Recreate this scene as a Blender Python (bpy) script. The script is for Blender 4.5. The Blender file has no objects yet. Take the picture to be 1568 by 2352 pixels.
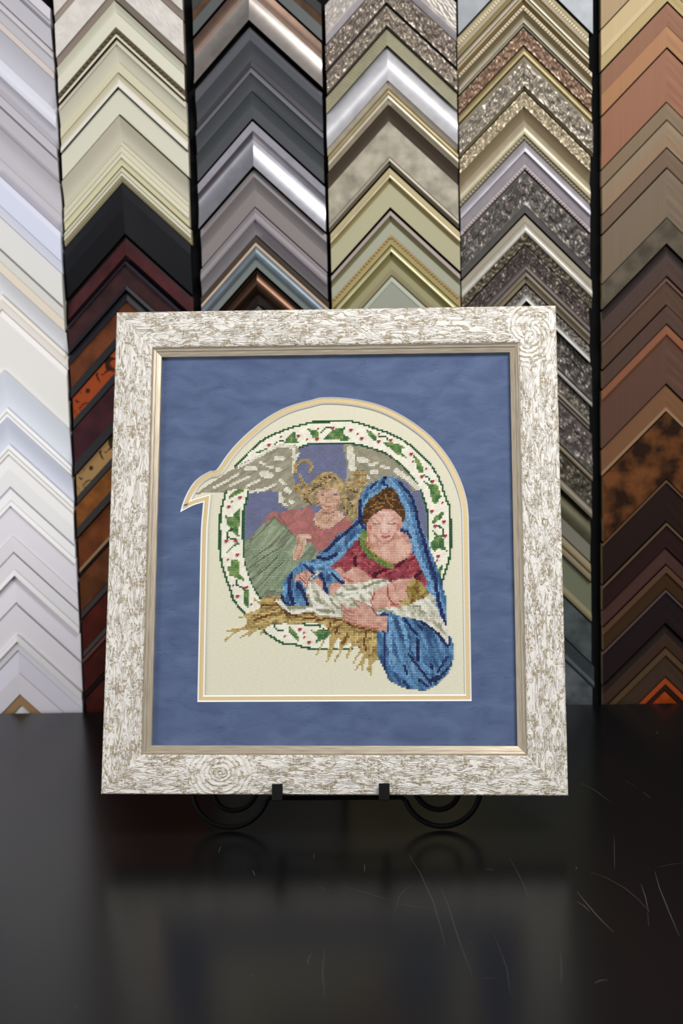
import bpy, bmesh, math, random, json
import numpy as np
from mathutils import Vector, Matrix
from mathutils.geometry import tessellate_polygon
random.seed(7)
scene = bpy.context.scene
COL = scene.collection
FPX = 3267.0; CAMAX = ((0.999717, -0.002744, -0.023625), (0.023784, 0.115353, 0.99304), (0.0, 0.993321, -0.115386)); CAMH = 0.51544
WALLY = 2.01765; WALLYAW = -0.03261
FRAX = ((0.998258, -0.058231, -0.009524), (0.026208, 0.292976, 0.955761), (-0.052864, -0.954345, 0.293991)); FRB = (-0.016569, 1.444298, 0.049881); FRH = 0.53130
EASX = (-0.0572, 0.0545); SCX = (-0.1135, 0.1147)
WCOL = (.97,.97,1.0); WSTR = .30; EXPO = -.20
LIGHTS = [('ceiling_lamp', (.72, .60, 1.6), (0, 1.5, .35), .8, .5, 36, (1, .97, .94)), ('side_fill', (-1.7, .75, .55), (-.35, 2.0, .12), .9, .9, 17, (1, .98, .97)), ('front_fill', (-.6, -1.7, .9), (-.2, 1.9, .3), 2.0, 1.2, 10, (.97, .98, 1))]  # last two are unseen fill lights added to brighten the wall
SAMPLES = [
(1, 'silver specked', 'silvery white with a dark bead line', 1.0776, 1.0221, 'f.3 -2 2 c4c2c8;f.12 0 0 b8b6bc;b.1 1 1 8c8a90=beading;f.48 1 -6 bcbac2'),
(1, 'lilac grey lipped', 'pale lilac grey with beige lower lip', 1.021, 0.9826, 'r.25 -6 0 c0bcc0;f.5 -2 -4 b6b4ba;f.25 -3 2 c8beb8=lip'),
(1, 'wide scooped white', 'wide white with deep scoop', 0.982, 0.8884, 'c.45 4 -6 b8b8c0;r.25 -6 3 d2d4e0;c.3 0 -8 bebcc4'),
(1, 'grey white grooved', 'grey white with one thin groove', 0.8878, 0.8417, 'f.3 2 0 bcb9bf;g.08 -2 -2 a09ea4;f.62 0 -5 b6b3b9'),
(1, 'dull white sloping', 'dull white with sloping face', 0.8411, 0.7728, 'c.4 2 -5 b6b4ba;f.25 -5 -3 b4b2b8;f.35 -2 -6 bcb9bf'),
(1, 'cool white flat', 'cool white with a flat face', 0.7722, 0.7147, 'f.15 0 3 ccd0e0;f.55 3 3 ccd0e2;f.3 2 0 c6cad8'),
(1, 'speckled cream', 'cream with faint specks and beige lip', 0.7141, 0.6332, 'f.2 2 3 ccccca;f.35 3 2 d0d0cc;g.05 0 0 b4b2ac;f.2 2 0 cecdc8;f.2 1 -2 dcd2c0=lip'),
(1, 'soft coved', 'soft white coved with cream lip', 0.6326, 0.5803, 'c.6 3 -6 cbccd0;f.15 -3 -2 d6d0c8;f.25 -1 -3 cfcbc6=lip'),
(1, 'broad cream', 'broad plain cream', 0.5797, 0.4945, 'f.12 -5 3 d6d4d2;f.88 3 1 cdccc8'),
(1, 'blue white coved', 'bluish white with deep cove', 0.4939, 0.4271, 'c.8 3 -8 c2c7d8;r.1 -6 -3 d8dcea;r.1 -5 -2 d4d6e0=lip'),
(1, 'double ridge', 'white coved with double lower ridge', 0.4264, 0.3729, 'c.72 2 -8 b9bdcb;r.14 -6 -2 d8d8e0;r.14 -4 -1 cdc8c4=lip'),
(1, 'stepped white', 'white with a fine double step', 0.3723, 0.3071, 'f.3 0 2 cccdda;f.4 2 1 c9cad7;g.06 -1 -1 b0b0bc;f.24 0 2 d0d0da'),
(1, 'plain lilac white', 'plain lilac white with a raised edge', 0.3064, 0.2553, 'f.14 2 5 d4d2dc=lip;f.86 2 0 c4c1cd'),
(1, 'low panel', 'lilac white with low inner panel', 0.2547, 0.1969, 'f.4 2 0 c6c4d0;g.05 -2 -2 b0aebb;f.4 0 -1 c6c4cf;f.15 0 3 ccc9d4'),
(1, 'flat face', 'flat lilac white with hairline step', 0.1962, 0.1098, 'f.45 -4 0 c4c1cc;f.05 -2 -2 b8b5c2;f.5 0 0 c6c3ce'),
(1, 'thin edged', 'lilac white with thin raised edge', 0.1091, 0.0872, 'f.4 0 3 cecbd6=lip;f.6 0 -1 c6c3cf'),
(1, 'broad lilac white', 'broad lilac white panel', 0.0866, 0.0218, 'f.5 -4 0 bfbcc8;f.5 1 0 c4c1cc'),
(1, 'bronze lined', 'white with bronze inner line', 0.0212, -0.0329, 'f.3 0 0 8c7050=liner;f.7 -3 0 d0ced4'),
(2, 'greige lipped', 'white plaster textured with greige lip', 1.1062, 1.0575, 'o.75 4 2 c8c4be;f.25 0 -4 968a80=lip'),
(2, 'carved white', 'swirled white plaster with greige lip', 1.0563, 0.9992, 'o.8 4 3 ccc8c2;f.2 0 -4 8a7e74=lip'),
(2, 'dark beaded', 'cream with a dark bead line', 0.9969, 0.9481, 'c.3 3 -2 c4c3b0;f.42 0 1 cccbba;b.2 1 1 584e40=beading;f.08 1 1 d0cab4'),
(2, 'smooth ivory', 'smooth ivory with soft hollow', 0.9475, 0.9013, 'r.18 -3 3 c8c2ae;c.5 1 -5 c0bdaa;f.32 -3 -2 c4bfa6'),
(2, 'white ridged', 'ivory with one bright ridge', 0.9007, 0.8443, 'c.14 0 -2 b8b299;r.2 -2 4 d6d4c8=ridge;g.06 -4 -4 94907c;f.6 0 0 c8c7b6'),
(2, 'deep coved cream', 'cream with a deep cove', 0.8425, 0.7738, 'c.5 3 -9 bcb8a6;r.08 -7 -3 c6c2ac;f.14 -4 -2 c4c0a8;r.12 -3 0 ccc8b2;f.16 -2 -3 c4bf9e'),
(2, 'fine ribbed cream', 'narrow ribbed cream with fine bead edge', 0.7726, 0.7512, 'r.3 -2 2 c4c0a6;r.3 0 2 c8c4b0;b.25 0 0 a09878=beading;f.15 -1 -2 908868'),
(2, 'plain black', 'wide plain black', 0.7506, 0.6805, 'f.2 0 2 16171c;f.3 2 0 14151a;f.5 0 -5 121317'),
(2, 'black cherry', 'dark cherry red with mottled centre', 0.6799, 0.6438, 'c.2 -8 -4 1c1012;m.6 -4 -1 3c1418;f.2 -2 -5 140c0e'),
(2, 'maroon tray', 'dark maroon with thin black lip', 0.6426, 0.602, 'f.1 0 4 2c2a34=lip;m.75 -1 -1 30181a;f.15 2 4 1c1c22=lip'),
(2, 'black lipped umber', 'umber brown with two black lips', 0.6008, 0.5399, 'f.22 0 4 1c1c22=lip;m.55 0 -1 5c3018;f.23 2 4 17171b=lip'),
(2, 'orange crackle', 'burnt orange with black splotches', 0.5387, 0.4952, 's.72 0 0 8c3c14;f.28 2 4 17171b=lip'),
(2, 'maroon mottled', 'mottled maroon with black lip', 0.494, 0.4293, 'm.75 0 0 34141c;f.25 2 4 17171b=lip'),
(2, 'tan splotched', 'tan with black splotches', 0.428, 0.3858, 's.74 0 0 94744a;f.26 2 4 1b1917=lip'),
(2, 'amber', 'amber brown with dark lip', 0.3846, 0.3391, 'm.7 0 0 6c4018;f.3 1 3 1c1410=lip'),
(2, 'russet', 'russet brown with tan edge', 0.3378, 0.2814, 'm.8 0 0 5c3014;f.1 1 2 7c5c40=lip;f.1 -2 -2 1c1410'),
(2, 'chestnut', 'chestnut brown with dark edge', 0.2801, 0.2195, 'm.82 0 0 502c14;f.18 -1 1 1c100c=lip'),
(2, 'oxblood', 'oxblood red with dark edge', 0.2182, 0.1623, 'm.84 0 0 44140c;f.16 -1 1 1c0e0c=lip'),
(2, 'dark oxblood', 'deep oxblood red with thin ridge', 0.161, 0.1015, 'f.1 2 3 4c2018=lip;m.75 0 0 3c120c;f.15 -2 -2 180c0a'),
(2, 'garnet', 'garnet red satin', 0.1002, 0.0422, 'm.85 0 0 3c140e;f.15 -2 -3 180c0a'),
(2, 'lowest garnet', 'dark garnet red', 0.0409, -0.0227, 'm.85 0 0 34120e;f.15 -2 -3 180c0a'),
(3, 'pewter lined', 'pewter grey with bronze lines', 1.0774, 1.0281, 'f.3 2 0 3c3c3c;m.3 -1 -1 4c3828;f.4 0 2 545858'),
(3, 'copper chrome', 'curved copper to chrome polished', 1.0258, 0.9646, 'c.35 2 -3 8c7466mg;k.65 -3 10 b8b0aamg'),
(3, 'charcoal coved', 'charcoal with a fine line and cove', 0.9582, 0.9047, 'f.12 0 4 5c5c62;f.22 4 3 505258;c.5 3 -6 44474c;f.16 -5 -3 3c3a3e'),
(3, 'slate stepped', 'slate grey with raised upper edge', 0.9035, 0.8713, 'r.25 0 5 64666c=lip;c.75 3 -4 46494e'),
(3, 'dark slate', 'dark slate with shallow hollow', 0.8702, 0.8338, 'c.5 3 -2 3e4244;f.5 -2 -1 46484c'),
(3, 'bright chrome', 'polished silver rounded', 0.8302, 0.7676, 'f.2 3 2 98949cmg;c.2 2 -2 98949cmg;k.6 -2 10 b4b4bcmg'),
(3, 'taupe grey', 'taupe grey with soft hollow', 0.7652, 0.7128, 'f.2 0 3 847e80;c.35 3 -3 706c6c;f.45 -3 -1 7c7676'),
(3, 'pale taupe', 'paler taupe with satin ridge', 0.7116, 0.6739, 'f.1 0 3 8c8688;r.35 2 5 8e888c=ridge;c.55 3 -4 787478'),
(3, 'pink lined bronze', 'blue grey with bronze and pink line', 0.6727, 0.6289, 'f.22 2 -1 4c443a;f.1 1 1 bca694=lip;r.4 0 1 6c7880m;f.28 -1 -3 747c7a'),
(3, 'bronze brown', 'glossy dark bronze', 0.6276, 0.5769, 'f.1 -3 4 3c2c24m;r.6 2 0 4c382cmg;f.3 -2 -5 2c2420m'),
(3, 'hidden pewter', 'pewter grey, mostly behind the white frame,', 0.5756, 0.516, 'r.5 0 4 6c6c70m;f.5 2 -2 5c5c60'),
(3, 'hidden silver', 'silver grey, mostly behind the white frame,', 0.5148, 0.4547, 'c.5 3 -3 8c8c90m;f.5 -2 0 7c7c80'),
(4, 'hammered silver', 'hammered silver with plain lip', 1.0714, 1.0188, 'o.78 3 2 a09a94m;f.22 2 0 9a9498m=lip'),
(4, 'dark baroque', 'dark pewter with carved scrolls', 1.0165, 0.9796, 'q.9 5 3 7c7268m;g.1 -4 -4 3c3430'),
(4, 'worn baroque', 'worn pewter with knobbly carving', 0.9785, 0.9502, 'q.9 3 1 8a8074m;f.1 -1 -3 4c443c'),
(4, 'rope edged pearl', 'pearl white with olive rope edge', 0.9496, 0.8694, 't.28 -1 3 8a866e=rope_edge;r.6 -6 4 d0d0d4m;f.12 0 -2 b4aa98m'),
(4, 'gold ribbed', 'narrow champagne gold ribbed', 0.8688, 0.8466, 'r.3 -2 1 a49468m;r.35 -1 2 c4bca8m;f.35 0 -2 aca088m'),
(4, 'leaf taupe', 'taupe leaf finish with dark hollow', 0.8454, 0.7642, 'c.26 4 -6 4c4238;m.6 -2 2 9a9484;r.08 1 3 a8a090m=lip;f.06 0 -2 6c6254'),
(4, 'champagne', 'pale champagne gold with thin ridge', 0.7612, 0.7066, 'f.14 0 3 aca07a;r.12 3 5 ccc0a0m=ridge;c.14 1 -2 94885c;f.6 -1 -1 a8a486'),
(4, 'sage beaded', 'sage grey with gold bead row', 0.703, 0.6553, 'f.14 0 4 a89c94=lip;c.2 2 -3 7c7858;f.36 -1 -1 9c9e8c;b.14 0 0 a48c60m=beading;f.16 0 -1 a09464'),
(4, 'olive ridged', 'olive gold with one bright ridge', 0.6547, 0.6132, 'r.2 -1 4 c4bc90m=ridge;c.3 1 -4 807a50;f.3 -2 -1 8e8a68;f.2 0 -2 948c6c'),
(4, 'celadon', 'pale celadon green', 0.612, 0.551, 'f.12 0 3 a8ac9c;f.88 2 -1 94988a'),
(4, 'hidden olive', 'olive gold, mostly behind the white frame,', 0.5498, 0.4871, 'c.5 3 -3 8c8868;f.5 -2 0 98947c'),
(5, 'blue silver', 'blue grey silver flat', 1.0881, 1.0266, 'f1 0 0 7c8084m'),
(5, 'gold ribbed upper', 'champagne ribbed with bead row', 1.0255, 0.9969, 'r.25 -1 2 a49a7c;b.2 1 1 c0b498m=beading;r.3 0 2 a09680;f.25 0 -2 8c7c58'),
(5, 'triple rib', 'champagne with three ribs', 0.9957, 0.9756, 'r.35 -1 3 b4ac98m;r.35 -1 3 a09478;f.3 0 -3 7c6844'),
(5, 'cream hollow', 'cream silver with dark hollow', 0.9751, 0.9463, 'b.2 1 1 b8ac94m=beading;c.35 1 -5 6c6048;r.3 -3 4 c0b8a4m=ridge;b.15 0 0 a09880=beading'),
(5, 'rusty carved', 'reddish bronze carved with gold lip', 0.9445, 0.9081, 'q.6 3 1 8a7260m;f.1 -1 -3 4c3c2c;r.3 -1 3 a09068m=lip'),
(5, 'shell carved', 'pewter carved with a shell chain', 0.9064, 0.8616, 'f.14 0 3 948c74m=lip;q.76 4 3 8c8478m;f.1 -1 -3 74684c'),
(5, 'etched champagne', 'champagne silver with etched edge', 0.8605, 0.7949, 'q.32 1 3 a89c84m=carved_edge;c.28 1 -7 7c7058;r.3 -5 3 bcb298m=ridge;b.1 -1 -1 a0967c=beading'),
(5, 'lilac silver', 'lilac silver with beaded edge', 0.7938, 0.7537, 'r.4 -5 5 b0acb4m;f.2 1 0 8c868c;f.25 0 -1 948e94m;b.15 1 1 b4a8a8m=beading'),
(5, 'bubbled pewter', 'dark pewter with bubble scrolls', 0.7526, 0.6945, 'q.82 0 3 5c5854m;f.18 2 -1 6c6866m=lip'),
(5, 'cream ridged', 'cream silver ridge above dark beads', 0.6921, 0.6516, 'f.25 -2 1 948c7c;r.35 0 5 c4bfb4m=ridge;q.4 1 -4 7c7464m'),
(5, 'black antique', 'antique black carved with ribbed edge', 0.6504, 0.5977, 'q.5 -6 1 4c4440m;r.17 0 3 6c6460m;r.17 0 3 7c7264m;f.16 -1 -3 8c8068'),
(5, 'bright edged', 'antique pewter with bright silver lip', 0.5953, 0.5724, 'q.6 -1 1 6c6862m;r.4 0 5 c0bebam=lip'),
(5, 'rosette pewter', 'dark pewter with raised rosettes', 0.5712, 0.5132, 'q.85 -2 4 5a5650m;r.15 0 3 a4a098m=lip'),
(5, 'weathered rib', 'weathered pewter with twin ribs', 0.512, 0.4767, 'q.6 -1 2 6c675em;r.2 0 3 8c8478m;r.2 -1 2 6c645cm'),
(5, 'wave carved', 'blackened silver with wave carving', 0.4755, 0.4082, 'q.86 -3 4 605a56m;r.14 0 3 8a8068m=lip'),
(5, 'mossy carved', 'mossy pewter carved with silver lip', 0.4069, 0.3539, 'q.72 -2 2 545044m;r.28 0 4 948c7cm=lip'),
(5, 'green grey satin', 'green grey satin with soft sheen', 0.3527, 0.2888, 'r.6 -5 2 6c6a54m;f.4 1 0 78766c'),
(5, 'twin tan rib', 'narrow tan with twin ribs', 0.2876, 0.2607, 'r.5 -2 2 8c8064;r.5 -2 2 847860'),
(5, 'flat sage', 'flat sage green with tan lip', 0.2595, 0.2031, 'f.76 0 0 6c705c;r.24 0 3 847c60=lip'),
(5, 'steel blue', 'steel blue leaf finish', 0.2006, 0.1425, 'm1 0 0 545c5em'),
(5, 'dark steel', 'dark steel blue with thin rib', 0.1412, 0.1095, 'f.7 0 0 3c4448m;r.3 0 2 545c60m'),
(5, 'lowest steel', 'grey steel', 0.1082, 0.0457, 'm1 0 0 60666am'),
(5, 'hidden steel', 'blue grey steel beside the tabletop', 0.0445, -0.0185, 'm1 0 0 50565am'),
(6, 'upper tan', 'pale tan wood', 1.0903, 1.0291, 'w1 0 0 9c8464'),
(6, 'blond wood', 'blond wood with raised rib', 1.0279, 0.9731, 'w.5 0 2 b09c74;w.15 2 3 b8a680;w.35 1 0 a89468'),
(6, 'terracotta', 'terracotta brown with a soft hollow', 0.9708, 0.9127, 'w.5 2 0 86604a;w.5 -1 0 966a46'),
(6, 'broad terracotta', 'broad terracotta brown', 0.911, 0.8403, 'w1 1 0 885e48'),
(6, 'taupe rib', 'taupe brown with a low rib', 0.8391, 0.8158, 'w1 0 1 72604a'),
(6, 'sandy taupe', 'sandy taupe satin', 0.8146, 0.7784, 'w.4 0 1 7c6c54;w.6 1 0 86705a'),
(6, 'narrow umber', 'narrow umber taupe', 0.7772, 0.7513, 'w1 1 0 6a5848'),
(6, 'broad taupe', 'broad taupe wood', 0.7496, 0.6828, 'w1 2 1 6e6050'),
(6, 'smoky grey', 'smoky grey brown streaked', 0.6822, 0.6472, 'm1 1 0 544c40'),
(6, 'espresso', 'espresso brown with soft edge', 0.6448, 0.6024, 'c.3 -6 -2 241c1a;w.7 0 1 443430'),
(6, 'walnut', 'walnut brown with warm ridge', 0.6012, 0.5628, 'w.15 1 3 60483c=lip;w.85 0 0 503c30'),
(6, 'ash walnut', 'ashy walnut brown', 0.5616, 0.5363, 'w1 1 0 4e3c34'),
(6, 'copper lipped', 'brown satin with copper upper lip', 0.5351, 0.4527, 'w.16 1 3 7a4c34=lip;w.08 1 0 5c3c2c;w.76 0 1 583e34'),
(6, 'cinnamon', 'cinnamon brown with bright lower edge', 0.4509, 0.4136, 'w.85 0 2 704e34;f.15 2 3 8a6c50=lip'),
(6, 'rust mottled', 'rusty black mottled', 0.4124, 0.3183, 'M1 0 2 4c2c14'),
(6, 'black umber', 'black umber with tan upper edge', 0.317, 0.2575, 'f.06 2 3 5c4430=lip;w.94 0 0 241814'),
(6, 'bark', 'bark brown with pale upper edge', 0.2562, 0.2194, 'f.1 2 3 5c4834=lip;w.9 0 -3 2c1c1a'),
(6, 'plum brown', 'plum brown satin', 0.2181, 0.1956, 'w1 -2 1 402824'),
(6, 'tobacco', 'tobacco brown with twin ribs', 0.1943, 0.1604, 'w.3 1 3 4c3424=lip;w.7 0 0 3a2818'),
(6, 'blackberry', 'near black with mauve upper edge', 0.1591, 0.1098, 'f.08 2 3 4c3c3c=lip;w.92 0 0 201618'),
(6, 'cocoa', 'cocoa brown satin', 0.1086, 0.0749, 'c.4 -5 0 1c1412;w.6 0 1 38281e'),
(6, 'bronze brown', 'bronze brown with soft rib', 0.0737, 0.031, 'w.25 1 2 4c3826=lip;w.75 -1 0 3a2c22'),
(6, 'fiery', 'dark brown with fiery orange edge', 0.0297, 0.0105, 'f.5 1 2 8c3c18=lip;w.5 0 0 2c1a12'),
(6, 'orange core', 'glowing burnt orange', 0.0092, -0.0345, 'm1 0 0 943c14'),
(3, 'hidden taupe', 'taupe grey, mostly behind the white frame,', 0.4535, 0.398, 'c.5 3 -3 7c7876;f.5 -2 0 74706e'),
(3, 'hidden charcoal grey', 'charcoal grey, mostly behind the white frame,', 0.3967, 0.3408, 'r.4 0 3 4c4c50;f.6 1 -1 46464a'),
(3, 'hidden warm silver', 'warm silver, mostly behind the white frame,', 0.3396, 0.2833, 'c.5 3 -3 8c8880m;f.5 -2 0 7c7870m'),
(3, 'hidden gunmetal', 'gunmetal grey, mostly behind the white frame,', 0.2821, 0.2248, 'f.3 0 3 505458;f.7 2 -1 4c5054'),
(3, 'hidden stone grey', 'stone grey, mostly behind the white frame,', 0.2235, 0.1665, 'r.5 0 4 7c7870;f.5 2 -2 6c6860'),
(3, 'hidden graphite', 'graphite grey, mostly behind the white frame,', 0.1653, 0.1079, 'c.5 3 -3 3c3e42;f.5 -2 0 44464a'),
(3, 'hidden smoke silver', 'smoke silver, mostly behind the white frame,', 0.1066, 0.0488, 'r.4 0 3 7c7c7em;f.6 1 -1 707072m'),
(3, 'hidden iron grey', 'iron grey, mostly behind the white frame,', 0.0475, -0.0113, 'f.3 0 3 4c4e50;f.7 2 -1 484a4c'),
(4, 'hidden sage', 'sage green, mostly behind the white frame,', 0.4859, 0.4265, 'c.5 3 -3 7c8068;f.5 -2 0 84886c'),
(4, 'hidden antique gold', 'antique gold, mostly behind the white frame,', 0.4252, 0.3648, 'r.4 0 3 9c8c60m;f.6 1 -1 8c7c54'),
(4, 'hidden moss', 'moss grey, mostly behind the white frame,', 0.3635, 0.3026, 'c.5 3 -3 6c6c54;f.5 -2 0 74745c'),
(4, 'hidden dull champagne', 'dull champagne, mostly behind the white frame,', 0.3014, 0.24, 'f.3 0 3 a0946c;f.7 2 -1 948864'),
(4, 'hidden olive grey', 'olive grey, mostly behind the white frame,', 0.2387, 0.1776, 'r.5 0 4 74745c;f.5 2 -2 6c6c54'),
(4, 'hidden bronze green', 'bronze green, mostly behind the white frame,', 0.1763, 0.1141, 'c.5 3 -3 5c5c44;f.5 -2 0 64644c'),
(4, 'hidden old gold', 'old gold, mostly behind the white frame,', 0.1128, 0.0502, 'r.4 0 3 8c7c50m;f.6 1 -1 7c7048'),
(4, 'hidden putty', 'putty, mostly behind the white frame,', 0.0489, -0.0143, 'f.3 0 3 8c8870;f.7 2 -1 848068')]
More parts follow.
